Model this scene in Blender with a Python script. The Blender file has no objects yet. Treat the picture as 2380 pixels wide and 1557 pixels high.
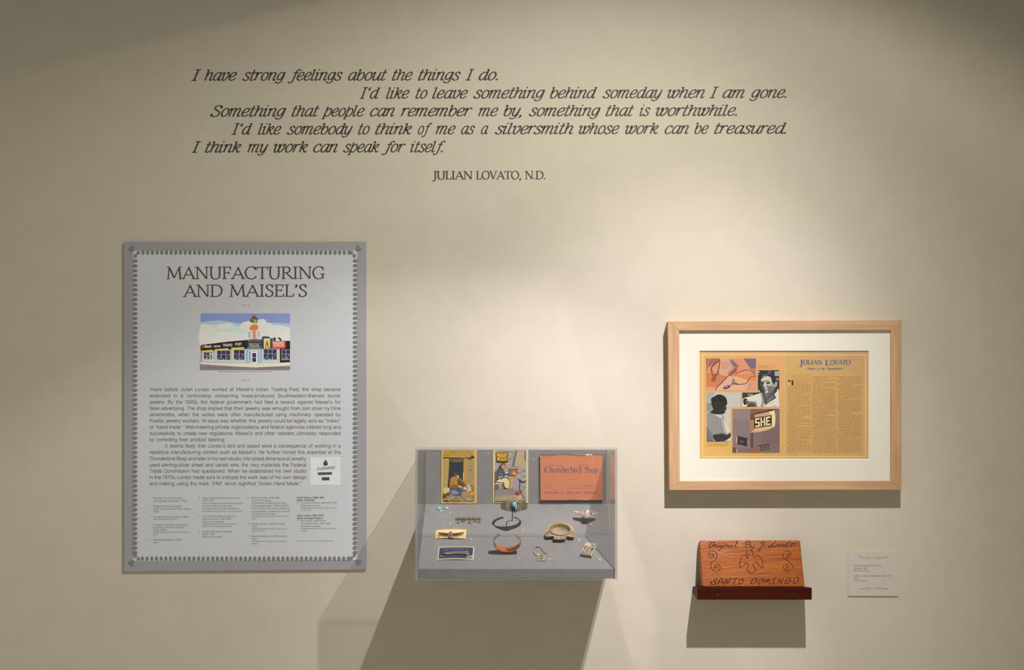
import bpy, bmesh, math, random
import numpy as np
from mathutils import Vector, Matrix

# ------------------------------------------------------------------ scale of the place
S = 0.0011          # metres per photo pixel, measured on the wall
D = 2620.0          # camera distance from the wall, in those units
ZC = 1.40           # camera height
CX, CY = 1190.0, 1045.0
scene = bpy.context.scene
col = scene.collection

# ------------------------------------------------------------------ camera
cam_d = bpy.data.cameras.new('camera')
cam_d.sensor_width = 36.0
cam_d.lens = 36.0 * D / 2380.0
cam_d.shift_y = (CY - 778.5) / 2380.0
cam_d.clip_start = 0.05
cam = bpy.data.objects.new('camera', cam_d)
col.objects.link(cam)
cam.location = (0.0, -D * S, ZC)
cam.rotation_euler = (math.pi / 2, 0, 0)
scene.camera = cam

# ------------------------------------------------------------------ world, lamps, exposure
scene.view_settings.view_transform = 'Standard'
scene.view_settings.look = 'None'
scene.view_settings.gamma = 1.0
scene.view_settings.use_curve_mapping = False
scene.view_settings.exposure = 0.0
world = bpy.data.worlds.new('gallery_ambient')
scene.world = world
world.use_nodes = True
world.node_tree.nodes['Background'].inputs[0].default_value = (1.0, 0.99, 0.82, 1)
world.node_tree.nodes['Background'].inputs[1].default_value = 0.155
try:
    scene.cycles.max_bounces = 10
    scene.cycles.transparent_max_bounces = 40
    scene.cycles.sample_clamp_indirect = 0.0
    scene.cycles.blur_glossy = 0.0
    scene.cycles.use_guiding = True
except Exception:
    pass
LAMP = Vector(((1820 - CX) * S, -1000 * S, ZC + (CY + 338) * S))

def spot(name, aim_px, half, blend, power, color, radius=0.018):
    l = bpy.data.lights.new(name, 'SPOT')
    l.energy = power
    l.color = color
    l.spot_size = 2 * half
    l.spot_blend = blend
    l.shadow_soft_size = radius
    o = bpy.data.objects.new(name, l)
    col.objects.link(o)
    o.location = LAMP
    tgt = Vector(((aim_px[0] - CX) * S, 0, ZC - (aim_px[1] - CY) * S))
    o.rotation_euler = (tgt - LAMP).to_track_quat('-Z', 'Y').to_euler()
    return o

KP = 81.0
GOBO = (-0.005, 0.005)
spot('track_lamp_core', (1515, 1370), 0.435, 1.0, 1.093 * KP, (1.0, 0.925, 0.98))
spot('track_lamp_beam', (-800, 5418), 0.596, 0.324, 1.087 * KP, (1.0, 0.945, 0.96))
spot('track_lamp_halo', (49, 3724), 1.002, 0.723, 0.818 * KP, (1.0, 0.955, 0.88))
sp = spot('track_lamp_spill', (1180, 2947), 1.107, 0.379, 0.31 * KP, (1.0, 0.97, 0.83), 0.008)
# the spill is cut off along one straight edge by the lamp's barn door
sp.data.use_nodes = True
lnt = sp.data.node_tree
lem = [n for n in lnt.nodes if n.type == 'EMISSION'][0]
lge = lnt.nodes.new('ShaderNodeNewGeometry')
ldt = lnt.nodes.new('ShaderNodeVectorMath')
ldt.operation = 'DOT_PRODUCT'
ldt.inputs[1].default_value = (0.2326, -0.0810, -0.9692)
lmr = lnt.nodes.new('ShaderNodeMapRange')
lmr.interpolation_type = 'SMOOTHSTEP'
lmr.inputs['From Min'].default_value = GOBO[0]
lmr.inputs['From Max'].default_value = GOBO[1]
lnt.links.new(lge.outputs['Incoming'], ldt.inputs[0])
lnt.links.new(ldt.outputs['Value'], lmr.inputs['Value'])
lnt.links.new(lmr.outputs[0], lem.inputs['Strength'])
la = bpy.data.lights.new('added_left_fill', 'AREA')  # soft fill added to lift the left of the wall, no fixture behind it
la.shape = 'RECTANGLE'
la.size, la.size_y = 1.6, 1.0
la.energy = 7.0
la.color = (1.0, 0.975, 0.79)
lo = bpy.data.objects.new('added_left_fill', la)
col.objects.link(lo)
lo.location = (-2.9, -2.6, 1.3)
lo.rotation_euler = (Vector((-1.2, 0, 1.0)) - lo.location).to_track_quat('-Z', 'Y').to_euler()

for fx in (-1.1, 1.3):  # added spots aimed at the floor; their bounce lifts the low shadows
    l = bpy.data.lights.new('added_floor_bounce_fill', 'SPOT')
    l.energy = 330.0
    l.color = (1.0, 0.985, 0.89)
    l.spot_size = math.radians(66)
    l.spot_blend = 0.6
    l.shadow_soft_size = 0.06
    o = bpy.data.objects.new('added_floor_bounce_fill', l)
    col.objects.link(o)
    o.location = (fx, -2.15, 3.7)

# ------------------------------------------------------------------ helpers
random.seed(7)
M_INV = {}

def wp(px, py, d=0.0):
    """World point seen at photo pixel (px, py), standing d units in front of the wall."""
    t = (D - d) / D
    return Vector(((px - CX) * t * S, -d * S, ZC - (py - CY) * t * S))

def rp(x, yd, d):
    """World point from wall-scale units: x pixel on the wall, yd below camera height, d out from the wall."""
    return Vector(((x - CX) * S, -d * S, ZC - yd * S))

def lin(c):
    return tuple((v / 255 / 12.92) if v / 255 <= 0.04045 else ((v / 255 + 0.055) / 1.055) ** 2.4 for v in c)

def empty(name, loc, label, cat, group=None, rot=None):
    o = bpy.data.objects.new(name, None)
    o.empty_display_size = 0.02
    col.objects.link(o)
    m = Matrix.Translation(loc)
    if rot is not None:
        m = m @ rot.to_4x4()
    o.matrix_world = m
    M_INV[o.name] = m.inverted()
    o['label'] = label
    o['category'] = cat
    if group:
        o['group'] = group
    return o

def tag(o, label, cat, group=None):
    o['label'] = label
    o['category'] = cat
    if group:
        o['group'] = group
    return o

def absinv(parent):
    return M_INV.get(parent.name, Matrix.Identity(4))

def mesh_obj(name, verts, faces, mats, parent=None, fmat=None, smooth=False, recalc=False, bevel=0.0, bevseg=2):
    if not isinstance(mats, (list, tuple)):
        mats = [mats]
    if parent is not None:
        mi = absinv(parent)
        verts = [mi @ Vector(v) for v in verts]
    me = bpy.data.meshes.new(name)
    me.from_pydata([tuple(v) for v in verts], [], faces)
    for m in mats:
        me.materials.append(m)
    if fmat:
        me.polygons.foreach_set('material_index', fmat)
    if recalc:
        bm = bmesh.new()
        bm.from_mesh(me)
        bmesh.ops.recalc_face_normals(bm, faces=bm.faces)
        bm.to_mesh(me)
        bm.free()
    if smooth:
        me.polygons.foreach_set('use_smooth', [True] * len(me.polygons))
    me.update()
    o = bpy.data.objects.new(name, me)
    col.objects.link(o)
    if parent is not None:
        o.parent = parent
        M_INV[o.name] = absinv(parent)
    if bevel > 0:
        b = o.modifiers.new('bevel', 'BEVEL')
        b.width = bevel
        b.segments = bevseg
        b.limit_method = 'ANGLE'
        b.angle_limit = math.radians(35)
    return o

class MB:
    """Collects shapes that make up ONE mesh object."""
    def __init__(self):
        self.v, self.f, self.m, self.mats, self.idx = [], [], [], [], {}
    def mi(self, mat):
        if mat.name not in self.idx:
            self.idx[mat.name] = len(self.mats)
            self.mats.append(mat)
        return self.idx[mat.name]
    def add(self, verts, faces, mat):
        b = len(self.v)
        k = self.mi(mat)
        self.v += [Vector(v) for v in verts]
        for f in faces:
            self.f.append([i + b for i in f])
            self.m.append(k)
    def prism(self, top, vec, mat):
        n = len(top)
        vec = Vector(vec)
        vs = [Vector(p) for p in top] + [Vector(p) + vec for p in top]
        fs = [list(range(n)), list(range(2 * n - 1, n - 1, -1))]
        fs += [[i, i + n, (i + 1) % n + n, (i + 1) % n] for i in range(n)]
        self.add(vs, fs, mat)
    def box(self, a, b, mat):
        x0, y0, z0 = a
        x1, y1, z1 = b
        vs = [(x0, y0, z0), (x1, y0, z0), (x1, y1, z0), (x0, y1, z0), (x0, y0, z1), (x1, y0, z1), (x1, y1, z1), (x0, y1, z1)]
        self.add(vs, [[3, 2, 1, 0], [4, 5, 6, 7], [0, 1, 5, 4], [1, 2, 6, 5], [2, 3, 7, 6], [3, 0, 4, 7]], mat)
    def tube(self, pts, r, mat, n=8, closed=False):
        pts = [Vector(p) for p in pts]
        rr = r if isinstance(r, (list, tuple)) else [r] * len(pts)
        N = len(pts)
        vs, fs = [], []
        up = None
        for i, p in enumerate(pts):
            a = pts[(i - 1) % N] if (closed or i > 0) else p
            b = pts[(i + 1) % N] if (closed or i < N - 1) else p
            t = (b - a).normalized()
            if up is None:
                up = t.orthogonal().normalized()
            up = (up - t * up.dot(t))
            up = up.normalized() if up.length > 1e-9 else t.orthogonal().normalized()
            w = t.cross(up)
            for k in range(n):
                an = 2 * math.pi * k / n
                vs.append(p + (up * math.cos(an) + w * math.sin(an)) * rr[i])
        rng = N if closed else N - 1
        for i in range(rng):
            j = (i + 1) % N
            for k in range(n):
                fs.append([i * n + k, i * n + (k + 1) % n, j * n + (k + 1) % n, j * n + k])
        if not closed:
            fs.append(list(range(n - 1, -1, -1)))
            fs.append([(N - 1) * n + k for k in range(n)])
        self.add(vs, fs, mat)
    def dome(self, c, ax, ay, az, mat, nu=20, nv=6, full=False):
        """Half (or full) ellipsoid with semi-axis vectors ax, ay (base) and az (height)."""
        c, ax, ay, az = Vector(c), Vector(ax), Vector(ay), Vector(az)
        vs, fs = [], []
        lo_ = -math.pi / 2 if full else 0.0
        for j in range(nv):
            ph = lo_ + (math.pi / 2 - lo_) * j / nv
            for i in range(nu):
                th = 2 * math.pi * i / nu
                vs.append(c + (ax * math.cos(th) + ay * math.sin(th)) * math.cos(ph) + az * math.sin(ph))
        vs.append(c + az)
        for j in range(nv - 1):
            for i in range(nu):
                fs.append([j * nu + i, j * nu + (i + 1) % nu, (j + 1) * nu + (i + 1) % nu, (j + 1) * nu + i])
        top = len(vs) - 1
        for i in range(nu):
            fs.append([(nv - 1) * nu + i, (nv - 1) * nu + (i + 1) % nu, top])
        if not full:
            fs.append([i for i in range(nu - 1, -1, -1)])
        self.add(vs, fs, mat)
    def build(self, name, parent=None, **kw):
        return mesh_obj(name, self.v, self.f, self.mats, parent, fmat=self.m, **kw)

# ------------------------------------------------------------------ materials
def new_mat(name):
    m = bpy.data.materials.new(name)
    m.use_nodes = True
    return m, m.node_tree, m.node_tree.nodes['Principled BSDF']

def plain(name, albedo, rough=0.6, metal=0.0, spec=0.5, coat=0.0):
    m, nt, p = new_mat(name)
    p.inputs['Base Color'].default_value = (*albedo, 1)
    p.inputs['Roughness'].default_value = rough
    p.inputs['Metallic'].default_value = metal
    p.inputs['Specular IOR Level'].default_value = spec
    p.inputs['Coat Weight'].default_value = coat
    return m

INK = {}
def ink(c, ill, rough=0.7, spec=0.25):
    """Printed colour: sRGB value as seen under the light level ILL of the thing it is printed on."""
    a = tuple(min(0.92, max(0.008, l / i)) for l, i in zip(lin(c), ill))
    key = tuple(round(x, 3) for x in a) + (rough,)
    if key not in INK:
        INK[key] = plain('ink', a, rough, 0.0, spec)
    return INK[key]

def noise_mix(m, nt, p, c1, c2, scale=(1, 1, 1), nscale=30, detail=4, bump=0.0, bscale=None, bdist=0.001, lo_=0.35, hi_=0.65, coord='Object'):
    tc = nt.nodes.new('ShaderNodeTexCoord')
    mp = nt.nodes.new('ShaderNodeMapping')
    mp.inputs['Scale'].default_value = scale
    nz = nt.nodes.new('ShaderNodeTexNoise')
    nz.inputs['Scale'].default_value = nscale
    nz.inputs['Detail'].default_value = detail
    rp_ = nt.nodes.new('ShaderNodeValToRGB')
    rp_.color_ramp.elements[0].position = lo_
    rp_.color_ramp.elements[1].position = hi_
    rp_.color_ramp.elements[0].color = (*c1, 1)
    rp_.color_ramp.elements[1].color = (*c2, 1)
    nt.links.new(tc.outputs[coord], mp.inputs['Vector'])
    nt.links.new(mp.outputs[0], nz.inputs['Vector'])
    nt.links.new(nz.outputs['Fac'], rp_.inputs[0])
    nt.links.new(rp_.outputs[0], p.inputs['Base Color'])
    if bump > 0:
        n2 = nz
        if bscale:
            n2 = nt.nodes.new('ShaderNodeTexNoise')
            n2.inputs['Scale'].default_value = bscale
            n2.inputs['Detail'].default_value = 3
            nt.links.new(mp.outputs[0], n2.inputs['Vector'])
        bp = nt.nodes.new('ShaderNodeBump')
        bp.inputs['Strength'].default_value = bump
        bp.inputs['Distance'].default_value = bdist
        nt.links.new(n2.outputs['Fac'], bp.inputs['Height'])
        nt.links.new(bp.outputs[0], p.inputs['Normal'])
    return rp_

def acrylic(name, edge=False):
    m = bpy.data.materials.new(name)
    m.use_nodes = True
    nt = m.node_tree
    nt.nodes.clear()
    out = nt.nodes.new('ShaderNodeOutputMaterial')
    tr = nt.nodes.new('ShaderNodeBsdfTransparent')
    gl = nt.nodes.new('ShaderNodeBsdfGlossy')
    mix = nt.nodes.new('ShaderNodeMixShader')
    tr.inputs[0].default_value = (0.985, 0.985, 0.985, 1)
    if edge:
        gl = nt.nodes.new('ShaderNodeBsdfDiffuse')
        gl.inputs[0].default_value = (0.50, 0.475, 0.51, 1)
        mix.inputs[0].default_value = 0.42
    else:
        gl.inputs['Roughness'].default_value = 0.06
        geo = nt.nodes.new('ShaderNodeNewGeometry')
        fr = nt.nodes.new('ShaderNodeFresnel')
        mr = nt.nodes.new('ShaderNodeMapRange')
        mr.inputs['To Min'].default_value = 1.49
        mr.inputs['To Max'].default_value = 1.0 / 1.49
        nt.links.new(geo.outputs['Backfacing'], mr.inputs['Value'])
        nt.links.new(mr.outputs[0], fr.inputs['IOR'])
        nt.links.new(fr.outputs[0], mix.inputs[0])
    nt.links.new(tr.outputs[0], mix.inputs[1])
    nt.links.new(gl.outputs[0], mix.inputs[2])
    nt.links.new(mix.outputs[0], out.inputs[0])
    return m

MAT = {}
m, nt, p = new_mat('wall_paint')
p.inputs['Roughness'].default_value = 0.85
p.inputs['Specular IOR Level'].default_value = 0.15
noise_mix(m, nt, p, (0.625, 0.572, 0.478), (0.655, 0.598, 0.502), nscale=14, detail=6, bump=0.12, bscale=420, bdist=0.0006, lo_=0.3, hi_=0.7)
MAT['wall'] = m
m, nt, p = new_mat('floor_concrete')
p.inputs['Roughness'].default_value = 0.5
noise_mix(m, nt, p, (0.40, 0.36, 0.29), (0.46, 0.42, 0.34), nscale=6, detail=6)
MAT['floor'] = m
MAT['acrylic'] = acrylic('clear_acrylic')
MAT['acrylic_edge'] = acrylic('acrylic_polished_edge', True)
m, nt, p = new_mat('grey_case_paint')
p.inputs['Roughness'].default_value = 0.8
p.inputs['Specular IOR Level'].default_value = 0.2
noise_mix(m, nt, p, (0.243, 0.239, 0.236), (0.262, 0.258, 0.255), nscale=60, detail=3)
MAT['case'] = m
def wood(name, c1, c2, axis, rough=0.5, stretch=14.0, nscale=26, bump=0.15, coat=0.0, spec=0.4):
    m, nt, p = new_mat(name)
    p.inputs['Roughness'].default_value = rough
    p.inputs['Coat Weight'].default_value = coat
    p.inputs['Coat Roughness'].default_value = 0.2
    p.inputs['Specular IOR Level'].default_value = spec
    sc = [stretch, stretch, stretch]
    sc[axis] = 1.0
    noise_mix(m, nt, p, c1, c2, scale=sc, nscale=nscale / 4, detail=7, bump=bump, bdist=0.0004, lo_=0.25, hi_=0.75)
    return m
MAT['maple_h'] = wood('frame_maple_horizontal', (0.47, 0.28, 0.148), (0.66, 0.415, 0.232), 0)
MAT['maple_v'] = wood('frame_maple_vertical', (0.47, 0.28, 0.148), (0.66, 0.415, 0.232), 2)
MAT['ledge_wood'] = wood('ledge_mahogany', (0.036, 0.0055, 0.0015), (0.062, 0.009, 0.0025), 0, rough=0.5, bump=0.06, spec=0.12)
MAT['silver'] = plain('silver', (0.80, 0.78, 0.74), 0.16, 1.0)
MAT['silver_satin'] = plain('silver_satin', (0.78, 0.76, 0.72), 0.30, 1.0)
MAT['silver_dull'] = plain('silver_tarnished', (0.47, 0.42, 0.33), 0.38, 1.0)
MAT['silver_dark'] = plain('silver_oxidised', (0.13, 0.105, 0.07), 0.5, 0.8)
MAT['steel'] = plain('steel_screw', (0.32, 0.33, 0.33), 0.35, 1.0)
MAT['dark_steel'] = plain('dark_screw', (0.03, 0.033, 0.034), 0.45, 0.6)
MAT['wire'] = plain('grey_wire', (0.11, 0.105, 0.10), 0.55, 0.3)
MAT['white_mark'] = plain('white_numeral', (0.85, 0.85, 0.83), 0.6)
MAT['board_edge'] = plain('panel_board', (0.30, 0.29, 0.29), 0.7)

# ------------------------------------------------------------------ flat lettering and artwork
def catmull(pts, closed=False, n=5):
    P = [np.array(p, float) for p in pts]
    N = len(P)
    if N < 3:
        return [tuple(p) for p in P]
    out = []
    rng = N if closed else N - 1
    for i in range(rng):
        p1, p2 = P[i], P[(i + 1) % N]
        p0 = P[i - 1] if (closed or i > 0) else 2 * p1 - p2
        p3 = P[(i + 2) % N] if (closed or i + 2 < N) else 2 * p2 - p1
        for k in range(n):
            t = k / n
            out.append(tuple(0.5 * (2 * p1 + (p2 - p0) * t + (2 * p0 - 5 * p1 + 4 * p2 - p3) * t * t + (3 * p1 - p0 - 3 * p2 + p3) * t ** 3)))
    if not closed:
        out.append(tuple(P[-1]))
    return out

def stroke_quads(pts, wfun, closed=False, cap=True):
    """2-D ribbon along pts; wfun(tangent_angle) gives its width. Returns verts, faces."""
    P = [np.array(p, float) for p in pts]
    Q = [P[0]]
    for q in P[1:]:
        if np.hypot(*(q - Q[-1])) > 1e-6:
            Q.append(q)
    P = Q
    N = len(P)
    if N < 2:
        return [], []
    vs, fs = [], []
    for i in range(N):
        a = P[i - 1] if (closed or i > 0) else P[i]
        b = P[(i + 1) % N] if (closed or i < N - 1) else P[i]
        t = b - a
        L = np.hypot(*t)
        t = t / L if L > 1e-9 else np.array([1.0, 0])
        nrm = np.array([-t[1], t[0]])
        w = wfun(math.atan2(t[1], t[0])) / 2
        if 0 < i < N - 1 or closed:
            s1 = P[i] - P[i - 1]
            s1 = s1 / max(np.hypot(*s1), 1e-9)
            c = max(0.55, abs(s1 @ t))
            w = w / c
        vs += [tuple(P[i] + nrm * w), tuple(P[i] - nrm * w)]
    rng = N if closed else N - 1
    for i in range(rng):
        j = (i + 1) % N
        fs.append([2 * i, 2 * i + 1, 2 * j + 1, 2 * j])
    if cap and not closed:
        for e, o in ((0, 1), (N - 1, N - 2)):
            t = P[e] - P[o]
            t = t / max(np.hypot(*t), 1e-9)
            w = wfun(math.atan2(t[1], t[0])) / 2 * 0.8
            nrm = np.array([-t[1], t[0]])
            b = len(vs)
            for k in range(5):
                an = -math.pi / 2 + math.pi * k / 4
                vs.append(tuple(P[e] + t * w * math.cos(an) + nrm * w * math.sin(an)))
            fs.append([b, b + 1, b + 2, b + 3, b + 4])
    return vs, fs

def parse(spec):
    out = []
    for s in spec.split(';'):
        s = s.strip()
        if not s:
            continue
        kind = '-'
        if s[0] in '~@o':
            kind, s = s[0], s[1:]
        pts = [tuple(float(x) for x in q.split(',')) for q in s.split()]
        out.append((kind, pts))
    return out

ITAL = {
 'a': (.62, "@.50,.66 .36,.74 .20,.66 .08,.40 .10,.12 .22,0 .36,.10 .46,.34;~.52,.73 .48,.30 .48,.08 .54,0 .64,.09"),
 'b': (.58, ".0,.95 .14,1;~.14,1 .10,.5 .11,.12 .22,0 .38,.04 .50,.26 .50,.54 .38,.72 .24,.66 .12,.45"),
 'c': (.52, "~.47,.60 .40,.73 .26,.73 .12,.55 .07,.30 .13,.08 .26,0 .40,.05 .50,.16;o.45,.61,.055"),
 'd': (.62, "@.50,.66 .36,.74 .20,.66 .08,.40 .10,.12 .22,0 .36,.10 .46,.34;.40,.95 .54,1;~.54,1 .48,.30 .48,.08 .54,0 .64,.09"),
 'e': (.54, "~.08,.34 .30,.37 .45,.50 .44,.70 .30,.75 .15,.62 .07,.36 .11,.10 .25,0 .39,.05 .50,.17"),
 'f': (.46, "~.60,.93 .50,1.01 .40,.95 .33,.78 .25,.05 .18,-.17 .06,-.25 -.06,-.18;.12,.71 .50,.71;o.58,.93,.05;o-.05,-.18,.05"),
 'g': (.60, "@.48,.66 .34,.74 .19,.66 .08,.42 .11,.16 .22,.05 .35,.14 .45,.36;~.52,.74 .47,.15 .42,-.12 .30,-.25 .14,-.24 .03,-.14"),
 'h': (.62, ".0,.95 .14,1;.14,1 .09,0;~.11,.42 .24,.66 .38,.75 .48,.66 .46,.40 .43,.14 .48,0 .61,.09"),
 'i': (.32, "~.0,.62 .06,.71 .13,.74;~.13,.74 .09,.25 .11,.04 .18,0 .29,.09;o.16,.98,.065"),
 'j': (.32, "~.0,.62 .06,.71 .13,.74;~.13,.74 .09,.0 .02,-.2 -.1,-.24;o.16,.98,.065"),
 'k': (.58, ".0,.95 .14,1;.14,1 .09,0;~.11,.38 .24,.60 .40,.74 .48,.66 .43,.50 .28,.40 .13,.38;~.24,.40 .36,.14 .45,0 .58,.09"),
 'l': (.32, ".0,.95 .14,1;~.14,1 .09,.22 .11,.03 .19,0 .29,.09"),
 'm': (.88, "~.0,.62 .06,.71 .13,.74;.13,.74 .08,0;~.09,.42 .20,.66 .33,.75 .41,.66 .39,.40 .36,0;~.38,.42 .49,.66 .62,.75 .71,.66 .69,.40 .66,.12 .71,0 .84,.09"),
 'n': (.62, "~.0,.62 .06,.71 .13,.74;.13,.74 .08,0;~.09,.42 .22,.66 .37,.75 .47,.66 .45,.40 .42,.14 .47,0 .60,.09"),
 'o': (.57, "@.30,.75 .14,.62 .07,.34 .14,.06 .28,0 .44,.12 .51,.40 .44,.66"),
 'p': (.58, ".16,.90 .05,-.25;~.09,.12 .20,0 .37,.04 .50,.26 .51,.56 .39,.73 .25,.66 .13,.45;-.05,-.25 .16,-.25"),
 'q': (.60, "@.48,.66 .34,.74 .19,.66 .08,.42 .10,.12 .22,0 .35,.12 .45,.36;.52,.74 .45,-.25;.36,-.25 .56,-.25"),
 'r': (.45, "~.0,.62 .06,.71 .13,.74;.13,.74 .08,0;~.09,.42 .20,.64 .33,.75 .43,.69;o.42,.68,.055"),
 's': (.48, "~.42,.62 .34,.74 .20,.73 .12,.58 .22,.42 .36,.30 .40,.13 .28,0 .12,.01 .03,.13;.42,.70 .41,.56;.03,.18 .02,.04"),
 't': (.38, "~.20,.97 .12,.24 .14,.03 .23,0 .36,.10;.02,.72 .36,.72"),
 'u': (.62, "~.0,.62 .06,.71 .13,.74;~.13,.74 .09,.25 .14,.02 .26,.01 .38,.16 .46,.40;~.52,.74 .47,.25 .48,.06 .54,0 .64,.09"),
 'v': (.56, "~.0,.62 .08,.74 .15,.68 .12,.30 .17,.04 .27,0 .41,.18 .51,.48 .49,.70 .39,.74 .35,.62"),
 'w': (.84, "~.0,.62 .08,.74 .15,.68 .12,.28 .17,.03 .27,.01 .38,.20 .46,.48 .46,.68 .38,.72 .36,.60 .42,.50;~.44,.50 .41,.22 .46,.03 .56,.01 .69,.20 .78,.50 .76,.71 .66,.74 .62,.62"),
 'x': (.54, ".06,.74 .46,0;.48,.74 .04,0"),
 'y': (.60, "~.0,.62 .08,.74 .14,.67 .11,.28 .16,.04 .27,.01 .39,.18 .47,.42;~.52,.74 .46,.20 .39,-.08 .28,-.23 .12,-.26 .0,-.18"),
 'z': (.5, ".06,.72 .46,.72;.46,.72 .04,.02;.04,.02 .46,.02"),
 'I': (.46, ".23,1 .19,0;.06,1 .40,1;.02,0 .36,0"),
 'S': (.66, "~.58,.78 .48,.96 .32,1.01 .17,.92 .15,.74 .30,.58 .48,.44 .55,.24 .45,.04 .26,-.01 .10,.06 .03,.22;.58,1 .58,.74;.03,0 .03,.26"),
 'K': (.72, ".20,1 .12,0;.06,1 .34,1;.0,0 .26,0;.62,.98 .18,.46;.32,.6 .60,0;.5,0 .7,0;.5,1 .74,1"),
 'T': (.66, ".36,1 .28,0;.06,.98 .68,.98;.06,1 .04,.8;.68,1 .68,.8;.16,0 .42,0"),
 'O': (.80, "@.44,1 .22,.88 .09,.50 .16,.12 .38,0 .60,.14 .72,.5 .66,.86"),
 'J': (.5, "~.36,1 .30,.2 .22,-.05 .06,-.08;.2,1 .5,1"),
 'L': (.6, ".2,1 .12,0;.06,1 .34,1;.0,.0 .5,.0;.5,0 .56,.24"),
 'M': (.95, ".18,1 .08,0;.18,1 .42,.05;.42,.05 .84,1;.84,1 .78,0;0,0 .18,0;.68,0 .9,0"),
 '’': (.26, "~.13,1.0 .16,.92 .12,.82 .06,.76;o.12,.95,.07"),
 '‘': (.26, "~.17,1.0 .10,.94 .07,.84 .11,.78;o.11,.80,.075"),
 ',': (.28, "~.11,.06 .13,-.02 .08,-.12 .02,-.18;o.10,.04,.075"),
 '.': (.28, "o.11,.05,.085"),
 '-': (.4, ".05,.35 .34,.35"),
}
CAPS = {
 'A': (.86, "t.06,0 .46,1.0;.42,.98 .80,0;t.20,.34 .68,.34;t-.06,.02 .18,.02;t.66,.02 .94,.02"),
 'B': (.72, ".14,0 .14,1;~.14,.99 .42,.98 .54,.86 .50,.62 .34,.53 .14,.53;~.34,.53 .54,.48 .62,.28 .54,.08 .38,.01 .14,.01;t0,.98 .16,.98;t0,.02 .16,.02"),
 'C': (.80, "~.74,.78 .62,.96 .44,1.01 .22,.92 .07,.66 .08,.34 .24,.06 .48,-.01 .66,.06 .78,.20;t.74,1.0 .74,.72"),
 'D': (.86, ".14,0 .14,1;~.14,.98 .40,.98 .64,.90 .78,.64 .77,.34 .62,.10 .40,.02 .14,.02;t.0,.98 .2,.98;t.0,.02 .2,.02"),
 'E': (.66, ".14,0 .14,1;t.0,.98 .58,.98;t.57,1 .55,.78;t.14,.53 .46,.53;t.46,.62 .46,.44;t.0,.02 .60,.02;t.62,.24 .59,0"),
 'F': (.62, ".14,0 .14,1;t.0,.98 .58,.98;t.57,1 .55,.76;t.14,.51 .46,.51;t.46,.61 .46,.41;t.0,.02 .30,.02"),
 'G': (.88, "~.74,.80 .62,.97 .44,1.01 .22,.92 .07,.66 .08,.34 .24,.06 .46,-.01 .62,.04 .72,.14;.72,.40 .72,.03;t.56,.40 .86,.40;t.74,1.0 .74,.74"),
 'H': (.88, ".14,0 .14,1;.72,0 .72,1;t.14,.52 .72,.52;t0,.02 .28,.02;t0,.98 .28,.98;t.58,.02 .86,.02;t.58,.98 .86,.98"),
 'I': (.36, ".17,0 .17,1;t.03,.02 .31,.02;t.03,.98 .31,.98"),
 'J': (.38, "~.22,1 .22,.10 .16,-.14 .04,-.24 -.08,-.20;t.06,.98 .36,.98"),
 'L': (.62, ".14,0 .14,1;t.0,.98 .28,.98;t.0,.02 .56,.02;t.60,.26 .56,0"),
 'M': (1.08, "t.12,0 .20,1;.18,1 .54,.08;t.54,.08 .90,1;.88,1 .98,0;t.0,.02 .24,.02;t.86,.02 1.10,.02;t.04,.98 .20,.98;t.88,.98 1.04,.98"),
 'N': (.92, "t.14,0 .14,1;.14,1 .78,0;t.78,0 .78,1;t.02,.02 .26,.02;t-.02,.98 .16,.98;t.66,.98 .90,.98"),
 'O': (.92, "@.45,1.01 .20,.90 .07,.62 .08,.34 .24,.07 .46,-.01 .70,.10 .83,.38 .82,.66 .68,.92"),
 'P': (.68, ".14,0 .14,1;~.14,.98 .40,.98 .56,.88 .56,.64 .40,.50 .14,.48;t0,.02 .3,.02;t0,.98 .14,.98"),
 'R': (.76, ".14,0 .14,1;~.14,.98 .40,.98 .56,.88 .56,.66 .42,.53 .14,.50;.32,.52 .74,.02;t.02,.02 .28,.02;t.0,.98 .14,.98;t.68,.02 .86,.02"),
 'S': (.58, "~.48,.80 .42,.95 .28,1.01 .12,.92 .10,.74 .24,.57 .42,.44 .50,.26 .42,.06 .24,-.01 .10,.05 .05,.20;t.49,1.0 .48,.76;t.05,0.0 .04,.26"),
 'T': (.76, ".38,0 .38,1;t.02,.97 .74,.97;t.03,1.0 .02,.76;t.73,1 .75,.76;t.24,.02 .52,.02"),
 'U': (.88, "~.14,1 .14,.30 .26,.03 .46,-.01 .64,.06 .72,.30 .72,1;t.0,.98 .28,.98;t.60,.98 .86,.98"),
 'V': (.80, ".08,1 .40,0;t.40,0 .72,1;t-.04,.98 .22,.98;t.58,.98 .86,.98"),
 '’': (.24, "~.12,1.0 .15,.90 .10,.80 .05,.76;o.10,.93,.08"),
 '“': (.5, "~.17,1.0 .08,.92 .06,.82;o.10,.80,.09;~.41,1.0 .32,.92 .30,.82;o.34,.80,.09"),
 ',': (.26, "~.12,.06 .13,-.02 .08,-.13 .03,-.18;o.10,.04,.08"),
 '.': (.26, "o.11,.05,.085"),
 '&': (.8, "~.7,.4 .5,.05 .25,0 .08,.2 .2,.45 .42,.7 .36,.95 .22,.95 .18,.75 .7,0"),
}

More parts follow.
